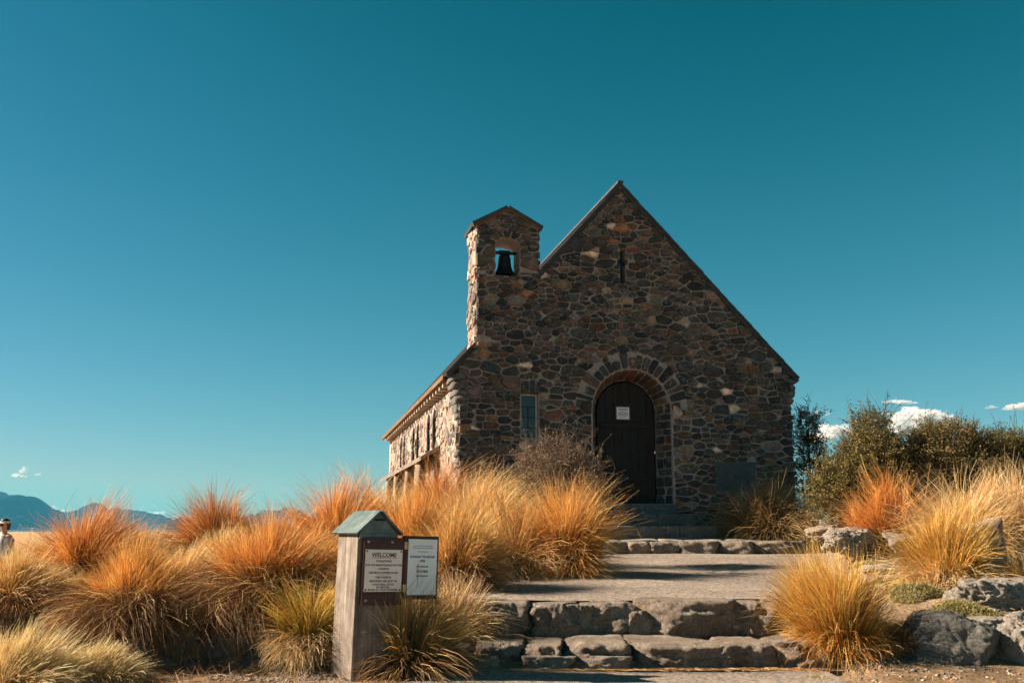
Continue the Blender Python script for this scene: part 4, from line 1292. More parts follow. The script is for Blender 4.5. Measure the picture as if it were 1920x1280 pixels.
# back of the left bank
tussock('dark rust red tussock standing against the sky above the golden clumps', 405, 12.6, 915, 92, 2600, 'rust', 'brown', .35, (0, 0), .7, .15, stalks=45, seed=1, group=LG)
tussock('orange tussock against the sky just left of the side shelf of the church', 632, 12.4, 893, 84, 2600, 'rust', 'gold', .35, (.05, 0), .55, .15, stalks=45, seed=2, group=LG)
tussock('bright orange rust tussock in front of the distant mountains', 165, 10.4, 948, 108, 3400, 'rust', 'gold', .2, (0, 0), .55, .25, stalks=45, seed=3, group=LG)
tussock('rust tussock drooping against the front left corner of the church', 832, 14.6, 862, 66, 2400, 'rust', 'gold', .2, (0, 0), 1.1, .15, stalks=15, seed=4, group=LG)
tussock('broad golden tussock leaning right below the church front window', 905, 12.6, 885, 100, 3200, 'gold', 'straw', .4, (.22, 0), .55, .2, stalks=40, seed=5, group=LG)
tussock('tall upright orange tussock directly behind the donation box', 775, 11.0, 925, 92, 3200, 'rust', 'gold', .5, (.05, 0), .35, .15, stalks=30, seed=6, group=LG, upright=.2)
tussock('wispy pale tussock between the orange clump and the church shelf', 705, 12.8, 905, 62, 1600, 'gold', 'straw', .5, (0, 0), .5, .1, stalks=50, seed=7, group=LG)
tussock('rounded tan tussock at the left edge of the asphalt, right of the leaning clumps', 1064, 11.3, 903, 50, 3600, 'gold', 'rust', .3, (-.06, 0), .6, .30, 'gold', stalks=20, seed=8, group=LG, skirt_len=.5, upright=.08)
tussock('brown gold tussock leaning over the path between box and tan clump', 855, 9.7, 952, 74, 3200, 'gold', 'brown', .35, (.18, 0), .6, .4, 'brown', stalks=25, seed=9, group=LG)
tussock('shaggy brown tussock behind the leaning clump at the path edge', 968, 11.4, 930, 84, 2600, 'brown', 'gold', .45, (.05, 0), .8, .45, 'straw', stalks=25, seed=10, group=LG)
tussock('golden tussock filling the gap between rust red and big orange clumps', 425, 10.2, 985, 92, 2600, 'gold', 'straw', .3, (.12, 0), .5, .2, stalks=25, seed=11, group=LG)
tussock('big rust orange tussock left of the box with a long draping skirt', 502, 8.2, 970, 96, 4800, 'rust', 'gold', .4, (.08, -.02), .45, .32, 'dead', stalks=25, seed=12, group=LG, skirt_len=1.15, drape=True, upright=.12)
tussock('big golden orange tussock leaning right with dark base, second from left in front', 262, 7.9, 1018, 104, 4800, 'gold', 'rust', .35, (.22, -.02), .45, .32, 'dead', stalks=20, seed=13, group=LG, skirt_len=1.1, drape=True, upright=.08)
tussock('pale gold tussock at the left edge in front of the orange one', 35, 8.0, 1032, 96, 3400, 'gold', 'straw', .45, (.2, 0), .5, .5, stalks=20, seed=14, group=LG)
tussock('small yellow green tussock with pale hanging skirt left of the box', 588, 7.62, 1080, 40, 1900, 'green', 'gold', .25, (0, 0), .45, .35, 'straw', stalks=6, seed=16, group=LG, skirt_len=.7, drape=True)
tussock('olive brown tussock in front of the notice boards at the foot of the box', 775, 7.32, 1085, 58, 2400, 'olive', 'gold', .3, (.05, 0), .7, .4, 'brown', stalks=20, seed=17, group=LG)
tussock('tangled straw coloured tussock right of the notice case', 845, 8.2, 1085, 44, 1500, 'brown', 'straw', .35, (.1, 0), 1.2, .4, 'straw', stalks=30, seed=18, group=LG)
tussock('blurred pale yellow tussock nearest the camera at the bottom left corner', 40, 6.6, 1172, 190, 4200, 'pale', 'straw', .4, (.5, 0), .4, .3, 'straw', stalks=15, seed=19, group=LG)
tussock('second blurred pale tussock at the bottom edge beside the corner one', 190, 6.9, 1205, 120, 2600, 'pale', 'straw', .5, (.4, 0), .5, .3, 'straw', stalks=10, seed=20, group=LG)
tussock('pale tussock low behind the golden leaning clump on the left', 345, 9.2, 1020, 80, 2200, 'straw', 'gold', .4, (.2, 0), .5, .2, stalks=20, seed=21, group=LG)
tussock('straw tussock between the two orange clumps in front of the lake', 285, 12.5, 985, 80, 1800, 'straw', 'brown', .3, (.15, 0), .6, .2, stalks=30, seed=22, group=LG)
tussock('straw tussock at the far left below the walking person', 70, 12.0, 1012, 90, 1800, 'straw', 'gold', .4, (.1, 0), .6, .2, stalks=25, seed=23, group=LG)
tussock('orange tussock between the big rust clump and the donation box', 590, 9.8, 990, 80, 2400, 'rust', 'gold', .45, (.05, 0), .5, .3, stalks=20, seed=24, group=LG)
tussock('low brown tussock under the tall orange clump behind the box', 700, 9.0, 1045, 70, 2000, 'dead', 'gold', .4, (.1, 0), .6, .3, stalks=10, seed=25, group=LG)
tussock('dark brown tussock in the dip between golden and orange front clumps', 150, 9.0, 1072, 70, 1800, 'dead', 'gold', .3, (.05, 0), .6, .3, stalks=10, seed=26, group=LG)
tussock('low gold tussock on the bank between the left edge clump and the golden one', 150, 7.85, 1115, 80, 2200, 'gold', 'straw', .5, (.2, 0), .6, .4, 'straw', stalks=10, seed=27, group=LG, drape=True)
# right
tussock('upright golden orange tussock in the right foreground beside the steps', 1566, 7.75, 1032, 74, 3800, 'gold', 'green', .25, (0, 0), .5, .22, 'gold', stalks=30, seed=30, group=RG, upright=.14, skirt_len=.5)
tussock('dark brown dead tussock right behind the foreground clump, beside the dark boulder', 1672, 7.72, 1160, 62, 2200, 'brown', 'olive', .3, (0, 0), 1.0, .6, 'brown', stalks=5, seed=31, group=RG)
tussock('shaded grey brown drooping tussock against the church wall', 1446, 16.45, 893, 100, 3600, 'olive', 'brown', .4, (.03, 0), 1.2, .35, 'olive', stalks=10, seed=32, group=RG)
tussock('round rust orange tussock in front of the dark shrubs', 1668, 13.2, 890, 66, 2600, 'rust', 'gold', .25, (0, 0), .6, .2, stalks=15, seed=33, group=RG)
tussock('tall straw tussock with long arching stalks in front of the shrubs', 1812, 12.4, 888, 90, 3200, 'straw', 'gold', .35, (.08, 0), .9, .3, 'straw', stalks=110, seed=34, group=RG)
tussock('straw and orange tussock arching in at the right edge', 1912, 12.6, 872, 110, 3000, 'straw', 'rust', .25, (-.05, 0), 1.0, .3, 'straw', stalks=60, seed=35, group=RG)
tussock('upright yellow gold tussock in the middle of the right rock garden', 1772, 10.2, 955, 56, 2800, 'gold', 'green', .3, (.10, 0), .5, .25, 'straw', stalks=20, seed=36, group=RG, upright=.1)
tussock('small pale tussock at the foot of the yellow gold clump', 1752, 9.9, 1035, 52, 1500, 'straw', 'gold', .5, (-.02, 0), .5, .5, 'straw', stalks=8, seed=37, group=RG)
tussock('olive tussock cut by the right edge behind the craggy boulder', 1915, 9.7, 1040, 80, 1900, 'olive', 'gold', .4, (-.05, 0), .9, .4, 'olive', stalks=25, seed=38, group=RG)
tussock('low straw tussock beside the dark rock near the landing', 1535, 16.1, 925, 44, 1100, 'olive', 'straw', .3, (0, 0), .9, .3, 'brown', stalks=8, seed=39, group=RG)
# distant ones on the slope to the lake
r = np.random.default_rng(4)
far = [(40, 18.0, 1003), (110, 21, 1000), (210, 17, 1000), (300, 20, 998), (480, 17, 975), (545, 18, 985), (345, 23, 997), (560, 15, 960), (690, 17, 950)]
fw = ['left of all', 'second from left', 'third from left', 'fourth from left', 'right of the rust red clump', 'left of the orange clump', 'farthest away', 'close behind the orange clump', 'beside the end of the church wall']
for k, (px, Y, top) in enumerate(far):
    tussock('small distant straw tussock on the slope, ' + fw[k], px, Y, top, 55, 700, 'straw', 'rust', .35, (.1, 0), .6, .1, stalks=15, seed=60 + k, group='distant tussocks on the lake slope', wmul=1.3)

# litter of straw and short dead grass on the ground (nobody could count it)
def litter(name, label, n, xr_, yr_, pal, L, seed, avoid=True, up=0.9):
    rs = np.random.default_rng(seed)
    X = rs.uniform(*xr_, n); Y = rs.uniform(*yr_, n)
    if avoid:
        m = (X < np.interp(Y, *PXL) - .02) | (X > np.interp(Y, *PXR) + .02)
        m &= ~((Y > 14.9) & (X > -.8))
        X, Y = X[m], Y[m]
    n = len(X)
    base = np.stack([X, Y, height(X, Y)], 1)
    V, Q, C = blades(base, rs.uniform(0, 6.28, n), rs.uniform(up * .3, up, n) * 1.6, rs.uniform(0, .9, n), L * rs.uniform(.4, 1.3, n), rs.uniform(.003, .006, n), blade_cols(n, pal, rs, 'brown', .3), (0, 0), .4, 4, rs)
    o = np_mesh(name, V, Q, M['grass'], None, C); tag(o, label, 'dry grass', kind='stuff')
litter('dry_grass', 'short dead grass and straw litter covering the left bank', 40000, (-9, 1.2), (7.3, 16), 'brown', .13, 90)
litter('dry_grass', 'straw litter between the rocks on the right', 9000, (2.4, 8), (7.6, 15.5), 'straw', .08, 91)

# straw caught along the foot of the lower step
rs = np.random.default_rng(93); n = 1600
X = rs.uniform(-1.3, 2.6, n); Y = 8.33 + rs.normal(0, .045, n) - .02 * np.sin(X * 3)
V, Q, C = blades(np.stack([X, Y, np.full(n, .02)], 1), rs.normal(0, .5, n) + math.pi * rs.integers(0, 2, n), np.full(n, 1.5), rs.normal(0.1, .1, n), .10 * rs.uniform(.3, 1.3, n), rs.uniform(.002, .004, n), blade_cols(n, 'straw', rs, 'rust', .3), (0, 0), .5, 4, rs)
o = np_mesh('dry_grass', V, Q, M['grass'], None, C); tag(o, 'thin line of orange straw along the foot of the lower step', 'dry grass', kind='stuff')

# moss mats on the right
def moss(px, py, wpx, hpx, Y, label, seed, n=2600):
    rs = np.random.default_rng(seed)
    Y = Y + (0.75 if Y < 10 else 0.6)
    c = at(px, py, Y); s = Y / FPX
    a = rs.uniform(0, 6.28, n); q = np.sqrt(rs.random(n))
    rx = wpx * s / 2; ry = 0.55 * rx + .1
    k = 1 + .25 * np.sin(3 * a + seed)
    X = c.x + rx * q * k * np.cos(a); Yp = c.y + ry * q * k * np.sin(a)
    Z = height(X, Yp) + 0.06 * (1 - q ** 2) * hpx / 30
    base = np.stack([X, Yp, Z - .01], 1)
    p = np.array(((.05, .05, .015), (.20, .175, .055), (.42, .33, .14)))
    cols = np.repeat(p[None], n, 0) * rs.uniform(.6, 1.4, (n, 1, 1))
    V, Q, C = blades(base, rs.uniform(0, 6.28, n), rs.uniform(.2, 1.2, n), rs.uniform(0, .8, n), .035 * rs.uniform(.5, 1.5, n), rs.uniform(.006, .011, n), cols, (0, 0), .3, 3, rs, floor=False)
    o = np_mesh('moss_mat', V, Q, M['grass'], None, C); tag(o, label, 'moss', kind='stuff')
moss(1640, 1022, 120, 44, 12.0, 'green moss mat below the craggy boulder', 1)
moss(1715, 1133, 100, 50, 9.0, 'green moss mat in front of the small pale clump', 2)
moss(1690, 1092, 70, 26, 9.9, 'green moss patch beside the gravel', 3, 1600)
moss(1815, 1160, 120, 26, 8.5, 'green moss under the craggy boulder', 4)
moss(1890, 1195, 90, 34, 7.9, 'green moss between the boulders at the right edge', 5)
moss(1700, 1052, 50, 24, 11.2, 'green moss beside the upright pale stone', 6, 1200)
moss(1530, 1262, 60, 22, 7.3, 'grey green moss at the foot of the foreground clump', 7, 900)

# gravel on the right and beside the post
def gravel(label, n, xr_, yr_, size, seed, keep=None, path=False):
    rs = np.random.default_rng(seed)
    X = rs.uniform(*xr_, n); Y = rs.uniform(*yr_, n)
    if keep is not None:
        m = keep(X, Y); X, Y = X[m], Y[m]; n = len(X)
    D = np.array([(1, 0, 0), (-1, 0, 0), (0, 1, 0), (0, -1, 0), (0, 0, 1), (0, 0, -1.0)])
    F = np.array([(0, 2, 4), (2, 1, 4), (1, 3, 4), (3, 0, 4), (2, 0, 5), (1, 2, 5), (3, 1, 5), (0, 3, 5)])
    S = size * rs.lognormal(0, .45, (n, 1, 1)) * rs.uniform(.55, 1.3, (n, 6, 1)) * np.array((1, 1, .6))
    rot = rs.uniform(0, 6.28, n); co, si = np.cos(rot), np.sin(rot)
    P = D[None] * S
    P = np.stack([P[..., 0] * co[:, None] - P[..., 1] * si[:, None], P[..., 0] * si[:, None] + P[..., 1] * co[:, None], P[..., 2]], -1)
    P += np.stack([X, Y, (np.maximum(height(X, Y), up_path_z(Y)) if path else height(X, Y)) + size * .25], 1)[:, None]
    Q = (F[None] + (np.arange(n) * 6)[:, None, None]).reshape(-1, 3)
    c = np.array((.30, .275, .25)) * rs.uniform(.4, 1.6, (n, 1)) * (1 + rs.normal(0, .06, (n, 3)))
    o = np_mesh('gravel', P.reshape(-1, 3), Q, M['stone'], None, np.repeat(np.clip(c, 0, .8), 6, 0)); tag(o, label, 'gravel', kind='stuff')
gravel('loose grey gravel between the asphalt and the rocks on the right', 9000, (2.4, 8.0), (7.8, 14.3), .012, 5, lambda X, Y: (X > np.interp(Y, *PXR) - .05) & (vnoise(X, Y, .9) + .25 * sm(0, 1.2, np.interp(Y, *PXR) + 1.2 - X) > 0))
gravel('loose chips scattered along the asphalt edges', 2600, (-1.2, 5.2), (9.6, 15.3), .008, 8, lambda X, Y: (np.abs(X - np.interp(Y, *PXR)) < .35 * np.abs(vnoise(X, Y, 3)) * 2 + .08) | (np.abs(X - np.interp(Y, *PXL)) < .35 * np.abs(vnoise(X, Y, 3)) * 2 + .08), path=True)
gravel('pale gravel at the foot of the donation box', 1400, (-2.3, -.8), (7.7, 8.35), .009, 6)

# ------------------------------------------------------------------ shrubs
def mk_leaf():
    m, nt, bs, out = new_mat('shrub_leaf')
    c = attr(nt); nt.links.new(c, bs.inputs['Base Color']); bs.inputs['Roughness'].default_value = .75; bs.inputs['Specular IOR Level'].default_value = .15
    tr = N(nt, 'ShaderNodeBsdfTranslucent'); nt.links.new(c, tr.inputs[0])
    mx = N(nt, 'ShaderNodeMixShader'); mx.inputs[0].default_value = .25
    nt.links.new(bs.outputs[0], mx.inputs[1]); nt.links.new(tr.outputs[0], mx.inputs[2]); nt.links.new(mx.outputs[0], out.inputs[0])
    return m
M['leaf'] = mk_leaf()

def shrub(label, base, lobes, ntw, seed, leafc, leaf=.022, tw_len=(.15, .36), nl=15, spike=.12, stem_r=.035, group=None, twigc=(.10, .07, .05)):
    """lobes: (centre Vector, (rx, ry, rz), weight)"""
    rs = np.random.default_rng(seed)
    t = empty('shrub', base); tag(t, label, 'shrub', group)
    off = np.array(base)
    st = MB()
    for c, rad, wgt in lobes:
        for k in range(2):
            e_ = Vector(c) + Vector(rs.normal(0, .25, 3) * np.array(rad)); b = Vector(base) + Vector((rs.normal(0, .06), rs.normal(0, .06), -.1))
            mid = b.lerp(e_, .5) + Vector(rs.normal(0, .08, 3))
            st.tube([b - Vector(base), b.lerp(mid, .5) - Vector(base) + Vector(rs.normal(0, .03, 3)), mid - Vector(base), e_ - Vector(base)], [stem_r, stem_r * .8, stem_r * .55, stem_r * .25], 6)
    st.build('stem', M['bark'], t)
    w = np.array([l[2] for l in lobes], float); w /= w.sum()
    li = rs.choice(len(lobes), ntw, p=w)
    Cc = np.array([tuple(l[0]) for l in lobes])[li]; Rr = np.array([l[1] for l in lobes])[li]
    d = rs.normal(0, 1, (ntw, 3)); d /= np.linalg.norm(d, axis=1, keepdims=True)
    rad = rs.uniform(.35, .96, ntw) ** .6
    S = Cc + d * Rr * rad[:, None]
    dirn = d * .75 + np.array((0, 0, .55)) + rs.normal(0, .38, (ntw, 3)); dirn /= np.linalg.norm(dirn, axis=1, keepdims=True)
    L = rs.uniform(*tw_len, ntw); spk = rs.random(ntw) < spike; L[spk] *= 1.7
    K = 5; tt = np.linspace(0, 1, K)
    P = np.zeros((ntw, K, 3)); P[:, 0] = S
    cur = dirn.copy()
    for k in range(1, K):
        cur = cur + rs.normal(0, .28, (ntw, 3)); cur /= np.linalg.norm(cur, axis=1, keepdims=True)
        P[:, k] = P[:, k - 1] + cur * (L / (K - 1))[:, None]
    # twigs: 3 sided tubes as two crossed ribbons
    Sd = np.cross(cur, rs.normal(0, 1, (ntw, 3))); Sd /= np.linalg.norm(Sd, axis=1, keepdims=True); S2 = np.cross(cur, Sd)
    Vs = []; Qs = []; b0 = 0
    for s_ in (Sd, S2):
        wdt = (.0055 * (1 - .75 * tt))[None, :, None]
        A = P + s_[:, None] * wdt; B = P - s_[:, None] * wdt
        V = np.stack([A, B], 2).reshape(-1, 3); idx = np.arange(ntw * K * 2).reshape(ntw, K, 2) + b0
        Vs.append(V); Qs.append(np.stack([idx[:, :-1, 0], idx[:, :-1, 1], idx[:, 1:, 1], idx[:, 1:, 0]], -1).reshape(-1, 4)); b0 += len(V)
    V = np.concatenate(Vs); np_mesh('twigs', V - off, np.concatenate(Qs), M['leaf'], t, np.tile(np.array(twigc), (len(V), 1)) * rs.uniform(.6, 1.4, (len(V), 1)))
    # leaves along the twigs
    n = ntw * nl
    ti = np.repeat(np.arange(ntw), nl); f = rs.uniform(.05, 1, n) * (K - 1); k0 = np.minimum(f.astype(int), K - 2); fr = (f - k0)[:, None]
    pos = P[ti, k0] * (1 - fr) + P[ti, k0 + 1] * fr + rs.normal(0, .014, (n, 3))
    keep = ~(spk[ti] & (rs.random(n) < .55)); pos = pos[keep]; ti = ti[keep]; n = len(pos)
    a = rs.normal(0, 1, (n, 3)) + np.array((0, 0, .3)); a /= np.linalg.norm(a, axis=1, keepdims=True)
    b = np.cross(a, rs.normal(0, 1, (n, 3))); b /= np.linalg.norm(b, axis=1, keepdims=True)
    sz = leaf * rs.uniform(.6, 1.4, (n, 1))
    q = np.stack([pos, pos + a * sz + b * sz * .42, pos + a * sz * 1.9, pos + a * sz - b * sz * .42], 1)
    base_c = np.array([leafc[i] for i in rs.integers(0, len(leafc), n)]) * rs.uniform(.65, 1.4, (n, 1)) * rs.uniform(.75, 1.25, ntw)[ti][:, None]
    C = np.repeat(base_c, 4, 0)
    np_mesh('foliage', (q.reshape(-1, 3) - off), np.arange(n * 4).reshape(-1, 4), M['leaf'], t, np.clip(C, 0, .8))
    return t

def lobe(px, py, Y, wpx, hpx, dp, wgt=1.0):
    s = Y / FPX
    return (at(px, py, Y), (wpx * s / 2, dp / 2, hpx * s / 2), wgt)
GREEN = [(.11, .097, .028), (.15, .125, .038), (.20, .16, .05), (.27, .195, .07), (.085, .085, .03)]
HG = 'shrubs behind the right rock garden'
def gbase(px, Y): return (((px - 960) / FPX * Y), Y, float(height((px - 960) / FPX * Y, Y)))
shrub('tall thin open shrub rising beside the right corner of the church', gbase(1515, 19.0), [lobe(1512, 800, 19.0, 34, 66, .5, .8), lobe(1520, 845, 19.0, 46, 50, .6, .7), lobe(1518, 900, 19.0, 80, 80, 1.0, 1.6)], 520, 1, GREEN + [(.12, .08, .06)], .021, nl=22, group=HG, spike=.25)
shrub('peaked olive shrub, tallest, behind the landing boulders', gbase(1610, 14.6), [lobe(1634, 812, 14.6, 50, 56, .6, .7), lobe(1632, 854, 14.6, 100, 70, 1.1, 1.6), lobe(1588, 908, 14.6, 110, 80, 1.2, 1.9), lobe(1646, 914, 14.6, 150, 100, 1.4, 2.4), lobe(1572, 940, 14.6, 90, 50, 1.0, 1.0)], 2700, 2, GREEN, .0165, nl=26, group=HG)
shrub('broad olive shrub with reddish top right of the peaked one', gbase(1770, 14.7), [lobe(1774, 834, 14.7, 110, 60, 1.0, 1.3), lobe(1739, 874, 14.7, 130, 90, 1.4, 1.8), lobe(1804, 894, 14.7, 170, 100, 1.6, 2.4), lobe(1734, 929, 14.7, 140, 70, 1.3, 1.2)], 2700, 3, GREEN + [(.24, .14, .06)], .0165, nl=26, group=HG)
shrub('rounded darker shrub running out at the right edge', gbase(1890, 14.9), [lobe(1874, 854, 14.9, 120, 70, 1.2, 1.5), lobe(1924, 884, 14.9, 150, 110, 1.5, 2.2), lobe(1864, 914, 14.9, 140, 80, 1.5, 1.5)], 2300, 4, [(.09, .082, .025), (.125, .108, .033), (.17, .135, .045), (.12, .095, .038)], .0165, nl=26, group=HG)
shrub('grey brown twiggy shrub in front of the church between window and door', gbase(1045, 13.2), [lobe(1030, 872, 13.2, 120, 64, .8, 2.0), lobe(1075, 888, 13.2, 90, 70, .7, 1.6), lobe(1040, 915, 13.1, 120, 60, .8, 1.2)], 900, 5, [(.20, .15, .10), (.27, .20, .14), (.15, .12, .075), (.33, .24, .17)], .011, (.14, .34), 14, .25, .02, twigc=(.22, .15, .11))
shrub('small sparse twiggy shrub beside the tan tussock at the doorway', gbase(1110, 12.2), [lobe(1118, 935, 12.2, 50, 60, .4, 1)], 130, 6, [(.24, .18, .10), (.3, .22, .13)], .010, (.12, .3), 9, .4, .010)

# ------------------------------------------------------------------ person walking far on the left
def person():
    Y = 19.5; X = at(9, 980, Y).x
    zt = at(9, 972, Y).z; z0 = zt - 1.66
    t = empty('person', (X, Y, z0), math.radians(-18))
    tag(t, 'person in sun visor and dark glasses wearing a white patterned sleeveless top', 'person')
    J = {'pel': (0, 0, .90), 'waist': (0, 0, 1.05), 'chest': (0, 0, 1.25), 'neck': (0, .01, 1.40), 'head0': (0, .005, 1.47), 'head1': (0, -.005, 1.55), 'head2': (0, 0, 1.62)}
    vs = []; rad = []; ed = []
    def v(p, r): vs.append(p); rad.append(r); return len(vs) - 1
    a = v(J['pel'], (.155, .105)); b = v(J['waist'], (.125, .09)); c_ = v(J['chest'], (.15, .10)); n_ = v(J['neck'], (.05, .05)); h0 = v(J['head0'], (.062, .075)); h1 = v(J['head1'], (.078, .098)); h2 = v(J['head2'], (.062, .075))
    ed += [(a, b), (b, c_), (c_, n_), (n_, h0), (h0, h1), (h1, h2)]
    for s in (-1, 1):
        k1 = v((s * .165, 0, 1.335), (.052, .05)); k2 = v((s * .215, .03, 1.08), (.038, .038)); k3 = v((s * .20, -.09, .87), (.028, .026)); k4 = v((s * .195, -.13, .79), (.03, .02))
        ed += [(c_, k1), (k1, k2), (k2, k3), (k3, k4)]
        l1 = v((s * .09, 0, .82), (.085, .085)); l2 = v((s * .095, -.04 * s, .48), (.056, .056)); l3 = v((s * .095, .06 * s, .09), (.036, .036)); l4 = v((s * .10, .06 * s - .13, .04), (.035, .03))
        ed += [(a, l1), (l1, l2), (l2, l3), (l3, l4)]
    me = bpy.data.meshes.new('body'); me.from_pydata(vs, ed, []); o = bpy.data.objects.new('body', me); COL.objects.link(o); o.parent = t
    mdf = o.modifiers.new('skin', 'SKIN'); sb = o.modifiers.new('sub', 'SUBSURF'); sb.levels = 2; sb.render_levels = 2
    for i, sv in enumerate(me.skin_vertices[0].data): sv.radius = rad[i]; sv.use_root = (i == 0)
    skin = mat_noise('skin', (.42, .25, .18), (.50, .31, .23), 5, .55, 0)
    me.materials.append(skin)
    cloth, nt, bs, _ = new_mat('patterned_cloth')
    f = noise_fac(nt, 14, 2, .5); nt.links.new(ramp(nt, f, [(.52, (.72, .70, .68)), (.58, (.22, .14, .14)), (.64, (.66, .64, .62))]), bs.inputs['Base Color'])
    def ell(name, rows, mat, n=20):
        mb = MB(); V = []; F = []
        for (cx_, cy_, z, rx, ry) in rows:
            for k in range(n):
                w_ = 2 * math.pi * k / n; V.append((cx_ + rx * math.cos(w_), cy_ + ry * math.sin(w_), z))
        for i in range(len(rows) - 1):
            for k in range(n): F.append((i * n + k, i * n + (k + 1) % n, (i + 1) * n + (k + 1) % n, (i + 1) * n + k))
        mb.add(V, F); return mb.build(name, mat, t, True)
    ell('top', [(0, 0, .86, .185, .13), (0, 0, .95, .172, .125), (0, 0, 1.06, .145, .108), (0, 0, 1.2, .168, .122), (0, 0, 1.31, .165, .112), (0, 0, 1.365, .115, .085)], cloth)
    dk = mat_noise('dark_cloth', (.03, .035, .05), (.05, .055, .07), 8, .8, 0)
    for s in (-1, 1): ell('trouser_leg', [(s * .09, 0, .90, .095, .10), (s * .09, -.02 * s, .66, .085, .088), (s * .095, -.04 * s, .48, .07, .072), (s * .095, .06 * s, .12, .052, .056)], dk, 14)
    ell('hair', [(0, .045, 1.45, .070, .062), (0, .045, 1.53, .088, .076), (0, .030, 1.59, .090, .092), (0, .012, 1.64, .07, .085), (0, .01, 1.665, .02, .03)], mat_noise('hair', (.02, .014, .01), (.05, .035, .025), 9, .5, 0))
    mb = MB()
    mb.lathe([(.092, 0), (.097, 0), (.097, .03), (.092, .03)], 24, Matrix.Translation((0, .005, 1.585)) @ Matrix.Diagonal((1, 1.14, 1, 1)))
    V = []; nn = 14
    for k in range(nn + 1):
        w_ = math.pi + math.pi * k / nn; V.append((.097 * math.cos(w_), .005 + .11 * math.sin(w_), 1.588)); V.append((.112 * math.cos(w_), .005 + .205 * math.sin(w_), 1.570))
    V2 = [(p[0], p[1], p[2] + .006) for p in V]; m_ = len(V)
    F = [(2 * k, 2 * k + 1, 2 * k + 3, 2 * k + 2) for k in range(nn)] + [(m_ + 2 * k, m_ + 2 * k + 2, m_ + 2 * k + 3, m_ + 2 * k + 1) for k in range(nn)] + [(2 * k + 1, m_ + 2 * k + 1, m_ + 2 * k + 3, 2 * k + 3) for k in range(nn)]
    mb.add(V + V2, F); mb.build('sun_visor', mat_noise('visor', (.55, .53, .5), (.65, .63, .6), 6, .7, 0), t)
    mb = MB()
    for s in (-1, 1): mb.box((s * .036 - .027, -.112, 1.522), (s * .036 + .027, -.090, 1.558), bev=.008)
    mb.box((-.012, -.108, 1.545), (.012, -.098, 1.553)); mb.build('sunglasses', M['iron'], t)
    mb = MB(); mb.tube([(0, -.098, 1.535), (0, -.118, 1.505), (0, -.098, 1.495)], [.009, .013, .008], 8); mb.build('nose', skin, t, True)
    mb = MB(); mb.box((-.022, -.094, 1.468), (.022, -.084, 1.474), bev=.002); mb.build('mouth', mat_noise('lips', (.35, .12, .1), (.4, .15, .12), 5, .5, 0), t)
    for s in (-1, 1):
        mb = MB(); mb.tube([(s * .10, .11, 1.10), (s * .12, .11, 1.30), (s * .115, 0, 1.375), (s * .105, -.12, 1.28), (s * .115, -.11, 1.08)], .009, 6); mb.build('strap', dk, t)
    mb = MB(); mb.box((-.10, .12, 1.02), (.10, .22, 1.30), bev=.04); mb.build('backpack', dk, t, True)
    # fingers and shoes
    for s in (-1, 1):
        mb = MB()
        for q in range(4): mb.tube([(s * (.185 + .012 * q - .01), -.135, .78), (s * (.185 + .012 * q - .01), -.15, .735), (s * (.183 + .012 * q - .01), -.14, .70)], [.009, .008, .006], 6)
        mb.tube([(s * .175, -.13, .80), (s * .155, -.16, .765), (s * .16, -.17, .74)], [.01, .009, .007], 6)
        mb.build('fingers', skin, t, True)
        mb = MB(); mb.box((s * .1 - .045, .06 * s - .19, 0), (s * .1 + .045, .06 * s + .07, .08), bev=.025); mb.build('shoe', dk, t, True)
    return z0
person()

# ------------------------------------------------------------------ lake, mountains, clouds, haze
lk = np.array([(-7000, 900, -.42), (7000, 900, -.42), (7000, 2600, -.42), (-7000, 2600, -.42)], float)
m, nt, bs, _ = new_mat('lake_water'); bs.inputs['Base Color'].default_value = (.02, .10, .12, 1); bs.inputs['Roughness'].default_value = .15
bump(nt, bs, noise_fac(nt, .6, 3, .5), .3, .2)
tag(np_mesh('lake', lk, np.array([(0, 1, 2, 3)]), m), kind='structure')

